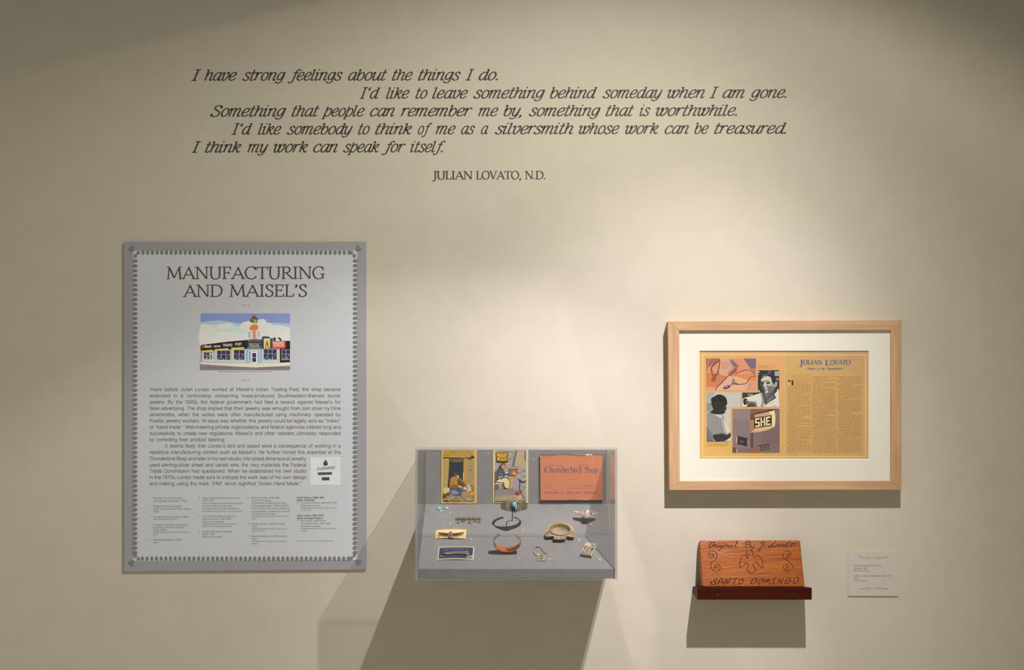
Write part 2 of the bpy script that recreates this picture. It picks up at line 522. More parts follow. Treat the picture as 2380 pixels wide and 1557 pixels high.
def glyph_run(text, font, shear, thick, thin, nib, res=4, track=0.0, space=0.30):
    """Lettering in em units (cap height 1): returns verts, faces."""
    vs, fs, hv = [], [], []
    x = 0.0
    def wf(k):
        a, b = thick * k, thin * k
        return lambda th: math.hypot(a * math.sin(th - nib), b * math.cos(th - nib))
    for ch in text:
        if ch == ' ':
            x += space
            continue
        adv, spec = font[ch]
        for si, s in enumerate(spec.split(';')):
            s = s.strip()
            kind = '-'
            if s[0] in '~@ot':
                kind, s = s[0], s[1:]
            if kind == 'o':
                cx_, cy_, r = (float(q) for q in s.split(','))
                b = len(vs)
                for k in range(10):
                    a = 2 * math.pi * k / 10
                    yy = cy_ + r * math.sin(a)
                    vs.append((x + cx_ + r * math.cos(a) + shear * yy, yy))
                fs.append([b + k for k in range(10)])
                hv += [si] * (len(vs) - len(hv))
                continue
            pts = [tuple(float(q) for q in w.split(',')) for w in s.split()]
            closed = kind == '@'
            if kind in '~@':
                pts = catmull(pts, closed, res)
            elif len(pts) == 2:
                a_, b_ = pts
                pts = [a_, ((a_[0] + b_[0]) / 2, (a_[1] + b_[1]) / 2), b_]
            pts = [(x + px + shear * py, py) for px, py in pts]
            if kind == 't':
                v2, f2 = stroke_quads(pts, (lambda th: thin), False, False)
            else:
                v2, f2 = stroke_quads(pts, wf(1.0), closed, kind == '~')
            b = len(vs)
            vs += v2
            fs += [[i + b for i in f] for f in f2]
            hv += [si] * (len(vs) - len(hv))
        x += adv + track
    return vs, fs, hv

BOWB = "~.14,.38 .2,.6 .4,.68 .6,.57 .67,.36 .6,.14 .4,.03 .2,.11 .14,.34"
BOWD = "~.64,.38 .58,.6 .38,.68 .18,.57 .11,.36 .18,.14 .38,.03 .58,.11 .64,.34"
ARCH = "~.13,.40 .21,.60 .40,.68 .57,.62 .63,.46 .63,.30;.63,.44 .63,0"
PBOW = "~.14,.95 .55,.95 .78,.86 .83,.70 .76,.52 .55,.45 .14,.45"
GROT = {
 'a': (.777, "~.12,.54 .2,.65 .38,.69 .55,.63 .60,.48 .60,.12 .68,.04;~.60,.42 .42,.39 .2,.34 .1,.2 .16,.07 .32,.03 .5,.1 .6,.26"),
 'b': (.777, ".14,1 .14,0;" + BOWB), 'c': (.70, "~.61,.48 .52,.64 .36,.68 .18,.58 .1,.36 .18,.12 .36,.03 .53,.08 .62,.24"),
 'd': (.777, ".64,1 .64,0;" + BOWD), 'e': (.777, ".12,.38 .66,.38;~.66,.38 .6,.6 .39,.68 .18,.58 .11,.36 .18,.12 .39,.03 .57,.08 .66,.22"),
 'é': (.777, ".12,.38 .66,.38;~.66,.38 .6,.6 .39,.68 .18,.58 .11,.36 .18,.12 .39,.03 .57,.08 .66,.22;.34,.84 .48,1.0"),
 'f': (.40, "~.39,.95 .28,.97 .2,.88 .19,.7;.19,.76 .19,0;.02,.68 .37,.68"),
 'g': (.777, BOWD + ";~.64,.73 .64,-.05 .56,-.22 .38,-.27 .2,-.23 .13,-.12"),
 'h': (.777, ".13,1 .13,0;" + ARCH), 'i': (.31, ".155,.73 .155,0;.155,1 .155,.87"), 'j': (.31, "~.155,.73 .155,-.12 .1,-.24 -.02,-.25;.155,1 .155,.87"),
 'k': (.70, ".13,1 .13,0;.60,.73 .14,.26;.3,.42 .64,0"), 'l': (.31, ".155,1 .155,0"),
 'm': (1.163, ".13,.73 .13,0;~.13,.42 .2,.61 .36,.68 .52,.62 .57,.46 .57,.30;.57,.46 .57,0;~.57,.42 .66,.61 .82,.68 .97,.62 1.02,.46 1.02,.3;1.02,.46 1.02,0"),
 'n': (.777, ".13,.73 .13,0;" + ARCH), 'o': (.777, "@.39,.68 .2,.6 .1,.36 .2,.11 .39,.03 .58,.11 .68,.36 .58,.6"),
 'p': (.777, ".14,.73 .14,-.28;" + BOWB), 'q': (.777, ".64,.73 .64,-.28;" + BOWD), 'r': (.465, ".13,.73 .13,0;~.13,.42 .19,.6 .32,.68 .45,.65"),
 's': (.70, "~.58,.53 .5,.65 .34,.69 .18,.64 .12,.52 .2,.42 .36,.37 .54,.3 .6,.19 .52,.07 .34,.03 .16,.07 .09,.21"),
 't': (.40, "~.19,.92 .19,.14 .25,.04 .38,.06;.03,.68 .37,.68"), 'u': (.777, "~.13,.73 .13,.26 .18,.09 .34,.03 .54,.1 .63,.3;.63,.73 .63,0"),
 'v': (.70, ".06,.73 .35,.02;.35,.02 .64,.73"), 'w': (1.008, ".05,.73 .27,.02;.27,.02 .5,.7;.5,.7 .73,.02;.73,.02 .95,.73"), 'x': (.70, ".06,.73 .64,0;.62,.73 .06,0"),
 'y': (.70, ".06,.73 .35,.02;~.64,.73 .37,.05 .27,-.19 .18,-.26 .07,-.25"), 'z': (.70, ".08,.68 .6,.68;.6,.68 .08,.05;.06,.05 .62,.05"),
 'A': (.93, ".04,0 .46,1;.46,1 .88,0;.2,.34 .72,.34"), 'B': (.93, ".14,1 .14,0;~.14,.95 .5,.95 .70,.86 .70,.66 .5,.53;.14,.53 .5,.53;~.5,.53 .72,.46 .77,.28 .68,.1 .48,.05 .14,.05"),
 'C': (1.008, "~.92,.70 .8,.9 .54,.97 .26,.86 .12,.5 .26,.14 .54,.03 .8,.1 .93,.33"), 'D': (1.008, ".15,1 .15,0;~.15,.95 .5,.95 .78,.84 .9,.5 .78,.16 .5,.05 .15,.05"),
 'E': (.93, ".15,1 .15,0;.15,.95 .82,.95;.15,.53 .78,.53;.15,.05 .85,.05"), 'F': (.853, ".15,1 .15,0;.15,.95 .78,.95;.15,.52 .7,.52"),
 'G': (1.086, "~.94,.72 .82,.9 .55,.97 .26,.86 .12,.5 .26,.14 .55,.03 .8,.1 .96,.22;.96,.2 .96,.48;.58,.48 1.0,.48"), 'H': (1.008, ".14,1 .14,0;.87,1 .87,0;.14,.53 .87,.53"),
 'I': (.388, ".19,1 .19,0"), 'J': (.70, "~.55,1 .55,.3 .48,.08 .3,.03 .12,.1 .09,.3"), 'K': (.93, ".14,1 .14,0;.84,1 .15,.36;.38,.58 .88,0"), 'L': (.777, ".13,1 .13,0;.13,.05 .7,.05"),
 'M': (1.163, ".14,0 .14,1;.14,1 .58,.04;.58,.04 1.02,1;1.02,1 1.02,0"), 'N': (1.008, ".14,0 .14,1;.14,1 .86,0;.86,0 .86,1"),
 'O': (1.086, "@.54,.97 .25,.85 .11,.5 .25,.15 .54,.03 .83,.15 .97,.5 .83,.85"), 'P': (.93, ".14,1 .14,0;" + PBOW), 'Q': (1.086, "@.54,.97 .25,.85 .11,.5 .25,.15 .54,.03 .83,.15 .97,.5 .83,.85;.62,.22 .96,-.04"),
 'R': (1.0, ".14,1 .14,0;" + PBOW + ";.5,.45 .92,0"), 'S': (.93, "~.80,.70 .72,.88 .47,.97 .22,.9 .14,.73 .24,.58 .47,.51 .74,.42 .84,.25 .72,.09 .47,.03 .2,.1 .09,.32"),
 'T': (.853, ".43,1 .43,0;.03,.95 .83,.95"), 'U': (1.008, "~.14,1 .14,.34 .24,.1 .5,.03 .76,.1 .87,.34 .87,1"), 'V': (.93, ".04,1 .46,.02;.46,.02 .88,1"),
 'W': (1.318, ".05,1 .34,.02;.34,.02 .66,.98;.66,.98 .98,.02;.98,.02 1.27,1"), 'X': (.93, ".06,1 .86,0;.84,1 .06,0"), 'Y': (.93, ".04,1 .46,.44;.88,1 .46,.44;.46,.44 .46,0"), 'Z': (.853, ".08,.95 .78,.95;.78,.95 .07,.05;.06,.05 .82,.05"),
 '0': (.777, "@.39,.97 .2,.86 .1,.5 .2,.14 .39,.03 .58,.14 .68,.5 .58,.86"), '1': (.777, ".2,.78 .46,.98;.46,1 .46,0"), '2': (.777, "~.12,.7 .2,.9 .4,.97 .6,.88 .65,.7 .56,.5 .3,.28 .11,.06;.09,.05 .68,.05"),
 '3': (.777, "~.12,.74 .2,.92 .4,.97 .58,.88 .6,.7 .5,.57 .34,.54;~.34,.54 .58,.48 .68,.28 .58,.09 .38,.03 .18,.1 .1,.28"), '4': (.777, ".54,1 .54,0;.54,1 .07,.3;.05,.28 .7,.28"),
 '5': (.777, ".64,.95 .22,.95;.22,.95 .14,.5;~.14,.5 .3,.62 .5,.6 .66,.46 .66,.22 .52,.06 .34,.03 .16,.1 .1,.26"), '6': (.777, "~.64,.76 .54,.94 .38,.97 .2,.86 .1,.5 .18,.12 .39,.03 .6,.12 .67,.32 .58,.54 .4,.62 .22,.54 .12,.36"),
 '7': (.777, ".09,.93 .67,.93;~.67,.93 .44,.55 .34,.26 .3,0"), '8': (.777, "@.39,.97 .2,.9 .15,.74 .24,.58 .39,.54 .54,.58 .63,.74 .58,.9;@.39,.54 .18,.46 .1,.28 .2,.09 .39,.03 .58,.09 .68,.28 .6,.46"),
 '9': (.777, "~.14,.24 .24,.06 .40,.03 .58,.14 .68,.5 .60,.88 .39,.97 .18,.88 .11,.68 .2,.46 .38,.38 .56,.46 .66,.64"),
 '.': (.388, ".19,.0 .19,.125"), ',': (.388, ".19,.11 .18,-.02;.18,-.02 .12,-.14"), ':': (.388, ".19,.0 .19,.125;.19,.6 .19,.725"), '’': (.31, ".16,1 .15,.86;.15,.86 .09,.74"),
 '“': (.465, ".1,.76 .11,.9;.11,.9 .17,1;.3,.76 .31,.9;.31,.9 .37,1"), '”': (.465, ".16,1 .15,.86;.15,.86 .09,.74;.36,1 .35,.86;.35,.86 .29,.74"),
 '–': (.777, ".02,.36 .76,.36"), '-': (.465, ".06,.34 .40,.34"), '(': (.465, "~.38,1 .2,.7 .15,.36 .2,.02 .38,-.28"), ')': (.465, "~.08,1 .26,.7 .31,.36 .26,.02 .08,-.28"),
 '/': (.388, ".02,-.02 .36,1"), '&': (.93, "~.86,.03 .5,.44 .28,.72 .3,.92 .46,.97 .6,.88 .58,.72 .36,.54 .14,.36 .12,.16 .28,.03 .52,.06 .70,.24 .80,.46"), '~': (.8, "~.08,.32 .24,.44 .54,.30 .72,.42"),
}

TXT = {}
def sans(text, bold=False):
    """Plain grotesque lettering in cap-height units."""
    key = (text, bold)
    if key not in TXT:
        w = .20 if bold else .128
        TXT[key] = glyph_run(text, GROT, 0.0, w, w, 0.0, 3, 0.0, .388)
    return TXT[key]

class Art:
    """Flat printed or stuck-on matter: shapes in some pixel frame, laid on a surface by mapf(x, y, lift)."""
    STEP = 7.0e-6
    def __init__(self, mapf, ill=(1, 1, 1), frame=(0, 0, 1.0), lift=0.0, rough=0.7, spec=0.25):
        self.b = MB()
        self.mapf, self.ill, self.fr, self.h, self.rough, self.spec = mapf, ill, frame, lift, rough, spec
    def P(self, p_):
        ox, oy, k = self.fr
        return self.mapf(ox + p_[0] / k, oy + p_[1] / k, self.h)
    def mat(self, c):
        return c if not isinstance(c, tuple) else ink(c, self.ill, self.rough, self.spec)
    def raw(self, vs, fs, c, hv=None):
        self.h += self.STEP
        if hv is None:
            self.b.add([self.P(v) for v in vs], fs, self.mat(c))
            return
        h0, out = self.h, []
        for v, k in zip(vs, hv):
            self.h = h0 + k * 2.5e-6
            out.append(self.P(v))
        self.h = h0
        self.b.add(out, fs, self.mat(c))
    def poly(self, pts, c, sm=False):
        if sm:
            pts = catmull(pts, True, 4)
        self.raw(pts, [list(range(len(pts)))], c)
    def rect(self, x0, y0, x1, y1, c):
        self.poly([(x0, y0), (x1, y0), (x1, y1), (x0, y1)], c)
    def ell(self, cx_, cy_, rx, ry, c, n=20):
        self.poly([(cx_ + rx * math.cos(2 * math.pi * i / n), cy_ + ry * math.sin(2 * math.pi * i / n)) for i in range(n)], c)
    def line(self, pts, w, c, sm=False, closed=False):
        if sm:
            pts = catmull(pts, closed, 4)
        vs, fs = stroke_quads(pts, lambda th: w, closed, False)
        self.raw(vs, fs, c)
    def text(self, s, x0, x1, base, cap, c, font=None, shear=0.0, bold=False, thick=.13, thin=.085, nib=0.0, slope=0.0, track=0.0, space=.30, res=4):
        """Lettering between x0 and x1 (x1 None: natural width) on a baseline, cap height CAP."""
        if font is None:
            vs, fs, hv = sans(s, bold)
        else:
            vs, fs, hv = glyph_run(s, font, shear, thick, thin, nib, res, track, space)
        xs = [v[0] for v in vs]
        a, b = min(xs), max(xs)
        k = cap if x1 is None else (x1 - x0) / (b - a)
        self.raw([(x0 + (v[0] - a) * k, base + slope * (v[0] - a) * k - v[1] * cap) for v in vs], fs, c, hv)
        return x0 + (b - a) * k
    def build(self, name, parent=None, **kw):
        return self.b.build(name, parent, **kw)

# ------------------------------------------------------------------ the room
def struct(name, mb, **kw):
    o = mb.build(name, None, **kw)
    o['kind'] = 'structure'
    return o
b = MB(); b.box((-4.5, 0.0, -0.02), (4.5, 0.15, 4.2), MAT['wall']); struct('wall_back', b)
b = MB(); b.box((-4.5, -6.0, -0.12), (4.5, 0.0, -0.001), MAT['floor']); struct('floor', b)
b = MB(); b.box((-4.5, -0.014, 0.0), (4.5, -0.0005, 0.10), plain('baseboard_paint', (0.55, 0.52, 0.45), 0.6)); struct('baseboard_back', b)

# ------------------------------------------------------------------ the quotation on the wall
ILL_WALL = (1, 1, 1)
VINYL = plain('dark_vinyl', (0.075, 0.066, 0.058), 0.6, 0, 0.3)
quote = empty('wall_quotation', wp(1135, 300, 0), 'dark grey italic quotation in five staggered lines lettered high on the wall', 'lettering')
A4 = (430, 140, 3.352)
A5 = (1130, 140, 3.352)
def qx(z, f): return f[0] + z / f[2]
LINES = [
 (187.0, 24.8, [('I', 50, 125, 4, 4), ('have', 150, 405, 4, 4), ('strong', 445, 785, 4, 4), ('feelings', 800, 1230, 4, 4), ('about', 1270, 1575, 4, 4), ('the', 1612, 1775, 4, 4), ('things', 1815, 2150, 4, 4), ('I', 2185, 2255, 4, 4), ('do.', 2287, 92, 4, 5)], 431),
 (229.2, 24.8, [('I‘d', 1360, 1520, 4, 4), ('like', 1565, 1750, 4, 4), ('to', 1795, 1890, 4, 4), ('leave', 1925, 2205, 4, 4), ('something', 2245, 460, 4, 5), ('behind', 497, 865, 5, 5), ('someday', 905, 1375, 5, 5), ('when', 1412, 1705, 5, 5), ('I', 1740, 1812, 5, 5), ('am', 1840, 2015, 5, 5), ('gone.', 2050, 2340, 5, 5)], 431),
 (270.6, 24.8, [('Something', 195, 790, 4, 4), ('that', 830, 1045, 4, 4), ('people', 1065, 1400, 4, 4), ('can', 1440, 1635, 4, 4), ('remember', 1680, 2240, 4, 4), ('me', 2283, 95, 4, 5), ('by,', 135, 275, 5, 5), ('something', 330, 893, 5, 5), ('that', 930, 1152, 5, 5), ('is', 1195, 1280, 5, 5), ('worthwhile.', 1322, 1955, 5, 5)], 431),
 (312.3, 24.8, [('I‘d', 362, 525, 4, 4), ('like', 568, 752, 4, 4), ('somebody', 792, 1308, 4, 4), ('to', 1347, 1440, 4, 4), ('think', 1480, 1770, 4, 4), ('of', 1815, 1925, 4, 4), ('me', 1950, 2110, 4, 4), ('as', 2150, 2260, 4, 4), ('a', 2305, 18, 4, 5), ('silversmith', 65, 680, 5, 5), ('whose', 722, 1040, 5, 5), ('work', 1083, 1345, 5, 5), ('can', 1390, 1580, 5, 5), ('be', 1622, 1735, 5, 5), ('treasured.', 1775, 2340, 5, 5)], 431),
 (354.0, 24.8, [('I', 50, 125, 4, 4), ('think', 155, 440, 4, 4), ('my', 485, 650, 4, 4), ('work', 690, 960, 4, 4), ('can', 998, 1190, 4, 4), ('speak', 1230, 1515, 4, 4), ('for', 1530, 1720, 4, 4), ('itself.', 1755, 2030, 4, 4)], 431),
]
for base, cap, words, xr in LINES:
    art = Art(wp, lift=0.25)
    for w, a, b_, fa, fb in words:
        x0 = qx(a, A4 if fa == 4 else A5)
        x1 = qx(b_, A4 if fb == 4 else A5)
        yb = base - 0.0016 * (x0 - 430)
        art.text(w, x0, x1, yb, cap, VINYL, font=ITAL, shear=0.26, thick=.128, thin=.082, nib=math.radians(20), slope=-0.0016, res=5)
    art.build('quotation_line', quote)
credit = Art(wp, lift=0.25)
for w, a, b_ in (('JULIAN', 1004, 1098), ('LOVATO,', 1107, 1211), ('N.D.', 1220, 1267.5)):
    credit.text(w, a, b_, 416.6 - 0.0016 * (a - 1004), 18.6, VINYL, font=CAPS, thick=.15, thin=.085, nib=math.radians(12), slope=-0.0016, res=6)
o = credit.build('attribution_line')
tag(o, 'small upright capitals naming the speaker, centred below the italic quotation', 'lettering')

# ------------------------------------------------------------------ the text panel
IP = (0.58, 0.55, 0.48)
PD = 5.0      # panel thickness off the wall
panel = empty('text_panel', wp(570, 1325, 0), 'tall grey text panel with scalloped border, mounted on the wall left of the display case', 'panel')
PFR = (130, 126, 125)
b = MB()
front = [wp(288.5, 562, PD), wp(851, 561.5, PD), wp(851.3, 1323, PD), wp(288.8, 1327, PD)]
b.prism(front, (0, PD * S, 0), ink(PFR, IP, 0.6))
b.build('board', panel, recalc=True)
def pm(x, y, h): return wp(x, y, PD) + Vector((0, -h, 0))
F1 = (280, 550, 4.1034)
art = Art(pm, IP, lift=1e-5)
LIGHT = (168, 167, 163)
TAB = (105, 102, 99)
art.poly([(309.5, 582.5), (830, 581.7), (830.3, 1301.5), (310, 1303.8)], LIGHT)
art.build('light_field', panel)
art = Art(pm, IP, lift=6e-5)
def tab(x, y, dx, dy, L=9.8, W=3.5):
    """A round-nosed tab from (x, y) pointing along (dx, dy)."""
    nx, ny = -dy, dx
    pts = [(x - nx * W, y - ny * W), (x + nx * W, y + ny * W)]
    for k in range(7):
        a = -math.pi / 2 + math.pi * k / 6
        r = W
        cx_, cy_ = x + dx * (L - r), y + dy * (L - r)
        pts.append((cx_ + dx * r * math.cos(a) - nx * r * math.sin(a), cy_ + dy * r * math.cos(a) - ny * r * math.sin(a)))
    art.poly(pts, TAB)
for i in range(45):
    x = 332.5 + i * (811.5 - 332.5) / 44
    tab(x, 582.3, 0, 1)
    tab(x - 1.5, 1302.8, 0, -1)
for i in range(62):
    y = 607 + i * (1284 - 607) / 61
    tab(309.8, y, 1, 0)
    tab(830.2, y - 0.8, -1, 0)
for (sx, cx_, sy, cy_) in ((1, 309.5, 1, 582.3), (-1, 830, 1, 581.7), (1, 309.8, -1, 1303.5), (-1, 830.2, -1, 1301.5)):
    art.poly([(cx_ + sx * 3, cy_ + sy * 9), (cx_ + sx * 10, cy_ + sy * 9.5), (cx_ + sx * 7, cy_ + sy * 17.5), (cx_ + sx * 2.5, cy_ + sy * 15)], TAB)
    art.poly([(cx_ + sx * 9, cy_ + sy * 3), (cx_ + sx * 9.5, cy_ + sy * 9), (cx_ + sx * 16, cy_ + sy * 8), (cx_ + sx * 15.5, cy_ + sy * 1.5)], TAB)
    art.poly([(cx_ - sx * 11.3, cy_ - sy * 1.8), (cx_ - sx * 0.6, cy_ - sy * 12.5), (cx_ + sx * 2.6, cy_ + sy * 1.8)], TAB)
art.build('scalloped_border', panel)
INKB = (78, 57, 50)
art = Art(pm, IP, lift=1.2e-4)
art.text('MANUFACTURING', 386.6, 755, 648.2, 27.8, INKB, font=CAPS, thick=.118, thin=.08, nib=math.radians(10), slope=-0.001, track=.03, res=6)
art.text('AND', 425.2, 517.4, 689.6, 27.6, INKB, font=CAPS, thick=.118, thin=.08, nib=math.radians(10), track=.03, res=6)
art.text('MAISEL’S', 533, 713.6, 689.2, 27.6, INKB, font=CAPS, thick=.118, thin=.08, nib=math.radians(10), track=.03, res=6)
art.build('title_lettering', panel)
for yy in (709.2, 883.8):
    art = Art(pm, IP, lift=1.2e-4)
    for x in (563.6, 570.5, 577.4):
        art.ell(x, yy, 1.55, 1.55, (190, 85, 60), 10)
    art.build('divider_dots', panel)
BODY = [
 ['Years before Julian Lovato worked at Maisel’s Indian Trading Post, the shop became', 347.8, 791.8, 122],
 ['embroiled in a controversy concerning mass-produced Southwestern-themed tourist', 347.8, 791.8, 185],
 ['jewelry. By the 1930s, the federal government had filed a lawsuit against Maisel’s for', 347.4, 791.8, 247],
 ['false advertising. The shop implied that their jewelry was wrought from coin silver by Diné', 347.8, 791.8, 309],
 ['silversmiths, when the works were often manufactured using machinery operated by', 347.8, 791.8, 371],
 ['Pueblo jewelry workers. At issue was whether this jewelry could be legally sold as “Indian”', 348, 791.8, 432],
 ['or “hand made”. Well-meaning private organizations and federal agencies lobbied long and', 347.8, 791.8, 494],
 ['successfully to create new regulations. Maisel’s and other retailers ultimately responded', 347.8, 791.8, 556],
 ['by correcting their product labeling.', 347.8, 523.2, 618],
 ['It seems likely that Lovato’s skill and speed were a consequence of working in a', 383.6, 791.6, 680],
 ['repetitive manufacturing context such as Maisel’s. He further honed this expertise at the', 348, 791.8, 742],
 ['Thunderbird Shop and later in his own studio. His raised dimensional jewelry', 347.8, 711.8, 806],
 ['used sterling-silver sheet and varied wire, the very materials the Federal', 348, 711.8, 868],
 ['Trade Commission had questioned. When he established his own studio', 347.8, 711.8, 928],
 ['in the 1970s, Lovato made sure to indicate the work was of his own design', 348, 711.8, 990],
 ['and making, using the mark “IHM” which signified “Indian Hand Made.”', 347.8, 700.2, 1052]]
def justify(art, s, x0, x1, base, cap, c, natural):
    """Justified setting: natural letter widths, the slack spread over the word gaps."""
    ws = s.split(' ')
    wid = []
    for w in ws:
        xs = [v[0] for v in sans(w)[0]]
        wid.append((max(xs) - min(xs)) * cap * natural)
    gap = (x1 - x0 - sum(wid)) / max(1, len(ws) - 1)
    k = 1.0
    if gap < cap * 0.30:
        gap = cap * 0.30
        k = (x1 - x0 - gap * (len(ws) - 1)) / sum(wid)
    x = x0
    for w, q in zip(ws, wid):
        art.text(w, x, x + q * k, base, cap, c)
        x += q * k + gap
BC = (84, 72, 66)
for lo_, hi_ in ((0, 9), (9, 16)):
    art = Art(pm, IP, lift=1.0e-4)
    art.STEP = 1e-7
    for s, x0, x1, z in BODY[lo_:hi_]:
        justify(art, s, x0, x1, 880 + z / 4.25, 8.2, BC, 0.96)
    art.build('paragraph_lettering', panel)
F3 = (280, 1130, 4.1034)
COLS = [
 [('n', '1.', 275, 113), ('l', 'Postcard, The Indian Building,', 312, 113, 597), ('l', 'Albuquerque, New Mexico, 1920s', 312, 139, 633),
  ('n', '2.', 275, 190), ('l', 'Postcard, Navajo Silversmith,', 312, 190, 588), ('l', 'Grand Canyon National Park, Arizona,', 312, 215, 675), ('l', '1920s', 312, 242, 366),
  ('n', '3.', 275, 292), ('l', 'Thunderbird Shop brochure, 1950s', 312, 292, 645), ('s', 'Wheelwright Museum Archives', 312, 315, 537),
  ('n', '4.', 275, 367), ('l', 'Turquoise cabochons, possibly cut', 312, 367, 640), ('l', 'by Julian Lovato, from Maisel’s', 312, 391, 607), ('l', '1930s–1950s', 312, 416, 438), ('s', 'Wheelwright Museum Collection, Gift of Robert', 312, 438, 652), ('s', 'Bauver', 312, 461, 362),
  ('n', '5.', 275, 510), ('l', 'Manufactured bar pin, 1930s', 312, 510, 583), ('l', 'Silver', 312, 535, 365)],
 [('n', '6.', 745, 112), ('l', 'Maisel’s thunderbird brooch and card,', 781, 112, 1138), ('l', '1930–1940', 781, 137, 885), ('l', 'Silver, turquoise, and printed card stock', 781, 162, 1157), ('l', 'On the reverse the card reads:', 781, 187, 1065), ('l', '“Pin stem, joint and catch not sterling.”', 781, 212, 1143), ('s', 'Wheelwright Museum Collection, Gift of Clain Moser', 781, 237, 1160),
  ('n', '7.', 745, 286), ('l', 'Silver Products Manufacturing Co.', 781, 286, 1103), ('l', 'brooch and card, 1930–1940', 781, 311, 1055), ('l', 'Silver and cardboard', 781, 338, 978), ('s', 'Wheelwright Museum Collection, Gift from the', 781, 360, 1113), ('s', 'Collection of Chad and Erika Burkhardt', 781, 381, 1065),
  ('n', '8.', 745, 432), ('l', 'Maisel’s bracelet with hallmark,', 781, 432, 1072), ('l', 'before 1939', 781, 457, 893), ('l', 'Silver and turquoise', 781, 482, 970)],
 [('n', '9.', 1212, 109), ('l', 'Maisel’s bracelet, after 1939', 1250, 109, 1517), ('l', 'Silver and turquoise', 1250, 134, 1438), ('l', 'A prominent red label on the inside', 1250, 159, 1580), ('l', 'of the bracelet reads: “INDIAN MADE', 1250, 185, 1603), ('l', 'from COIN SILVER, using a press and/', 1250, 210, 1617), ('l', 'or drop hammer. Finished by tumbling', 1250, 238, 1610), ('l', 'GENUINE TURQUOISE.”', 1250, 263, 1492), ('s', 'Wheelwright Museum Collection, Gift of Jonathan', 1250, 285, 1608), ('s', 'Batkin', 1250, 308, 1295),
  ('n', '10.', 1212, 357), ('l', 'Maisel’s ashtray, mid-20th century', 1250, 357, 1572), ('l', 'Silver', 1250, 382, 1302), ('s', 'Wheelwright Museum Collection, Gift of Susan', 1250, 405, 1587), ('s', 'Brown McGreevy', 1250, 426, 1375),
  ('n', '11.', 1212, 475), ('l', 'Maisel’s keychain, mid-20th century', 1250, 475, 1588), ('l', 'Silver', 1250, 502, 1302), ('s', 'Wheelwright Museum Collection, Gift of Robert', 1250, 524, 1590), ('s', 'Gallegos', 1250, 547, 1315)],
 [('b', 'Frank Patania (1899–1964,', 1682, 108, 1945), ('b', 'Italian American)', 1682, 132, 1855), ('n', '12.', 1682, 157), ('l', 'Thunderbird brooch, after late 1930s', 1718, 157, 2062), ('l', 'Silver and turquoise', 1718, 183, 1905), ('s', 'Wheelwright Museum Collection, Gift of Jim and', 1718, 207, 2063), ('s', 'Laurie Phillips', 1718, 228, 1820),
  ('b', 'Julian Lovato (1925–2018,', 1682, 278, 1942), ('b', 'Santo Domingo Pueblo)', 1682, 304, 1923), ('n', '13.', 1682, 328), ('l', 'Zippo lighter made at the', 1718, 328, 1953), ('l', 'Thunderbird Shop, 1952–1964', 1718, 354, 2002), ('l', 'Silver and turquoise', 1718, 380, 1905), ('s', 'Wheelwright Museum Collection, Gift of Martha', 1718, 403, 2058), ('s', 'Struever', 1718, 424, 1780),
  ('s', 'To view related collections of jewelry in our care, please visit our website.', 1680, 522, 2033)]]
for colm in COLS:
    art = Art(pm, IP, lift=1.0e-4)
    art.STEP = 1e-7
    for e in colm:
        kind, s, zx, zy = e[:4]
        cap = {'n': 3.6, 'l': 3.75, 's': 2.75, 'b': 3.85}[kind]
        if zy == 522:
            cap = 2.2
        x1 = F3[0] + e[4] / F3[2] if len(e) > 4 else None
        art.text(s, F3[0] + zx / F3[2], x1, F3[1] + zy / F3[2] + cap / 2, cap, (92, 82, 77) if kind != 'b' else (78, 68, 64), bold=(kind == 'b'))
    art.build('checklist_column', panel)

# printed picture of the shop on the panel
G = (460, 720, 10.382)
art = Art(pm, IP, frame=G, lift=1.0e-4)
R_, L_, E_, T_ = art.poly, art.line, art.ell, art.text
art.rect(65, 85, 2225, 1440, (118, 131, 170))
R_([(65, 300), (500, 250), (1000, 330), (1500, 300), (2225, 330), (2225, 860), (65, 900)], (150, 168, 186))
R_([(65, 420), (600, 330), (1100, 420), (1400, 460), (2225, 460), (2225, 860), (65, 900)], (172, 188, 190))
CR = (222, 214, 180)
R_([(65, 385), (180, 350), (330, 370), (400, 440), (410, 510), (330, 560), (340, 620), (430, 550), (560, 520), (760, 530), (960, 540), (1010, 600), (1180, 560), (1230, 620), (1230, 730), (700, 800), (65, 850)], CR, True)
R_([(430, 430), (560, 360), (700, 312), (830, 330), (850, 390), (760, 450), (560, 470)], (217, 211, 180), True)
R_([(960, 440), (1080, 300), (1230, 270), (1400, 250), (1560, 215), (1650, 250), (1640, 300), (1780, 330), (1800, 380), (1960, 360), (2080, 400), (2225, 430), (2225, 750), (1500, 720), (1480, 560), (1250, 560), (1100, 470)], CR)
R_([(1500, 720), (1480, 600), (1700, 560), (2000, 600), (2225, 560), (2225, 760)], (228, 222, 192))
R_([(160, 470), (300, 440), (380, 500), (260, 530)], (220, 195, 160), True)
R_([(65, 860), (180, 835), (700, 770), (1190, 725), (1550, 715), (1550, 940), (1190, 940), (65, 985)], (36, 29, 33))
R_([(1980, 750), (2225, 750), (2225, 1275), (1980, 1275)], (32, 27, 33))
for yy in (752, 806, 862, 905):
    L_([(1200, yy), (1540, yy - 3)], 14, (142, 138, 146))
T_('Maisel’s Indian', 1235, 1480, 848, 26, (205, 205, 205))
T_('Trading Post', 1255, 1470, 896, 26, (205, 205, 205))
T_('Maisel’s', 155, 335, 912, 62, (225, 220, 210), font=ITAL | {'M': ITAL['M']}, shear=.2, thick=.2, thin=.12, nib=.3)
R_([(90, 930), (92, 870), (110, 832), (140, 840), (155, 900), (130, 930)], (150, 52, 42), True)
T_('INDIAN', 382, 545, 905, 46, (228, 226, 222), bold=True, slope=-.03)
T_('TRADING', 598, 832, 888, 62, (230, 228, 224), bold=True, slope=-.05)
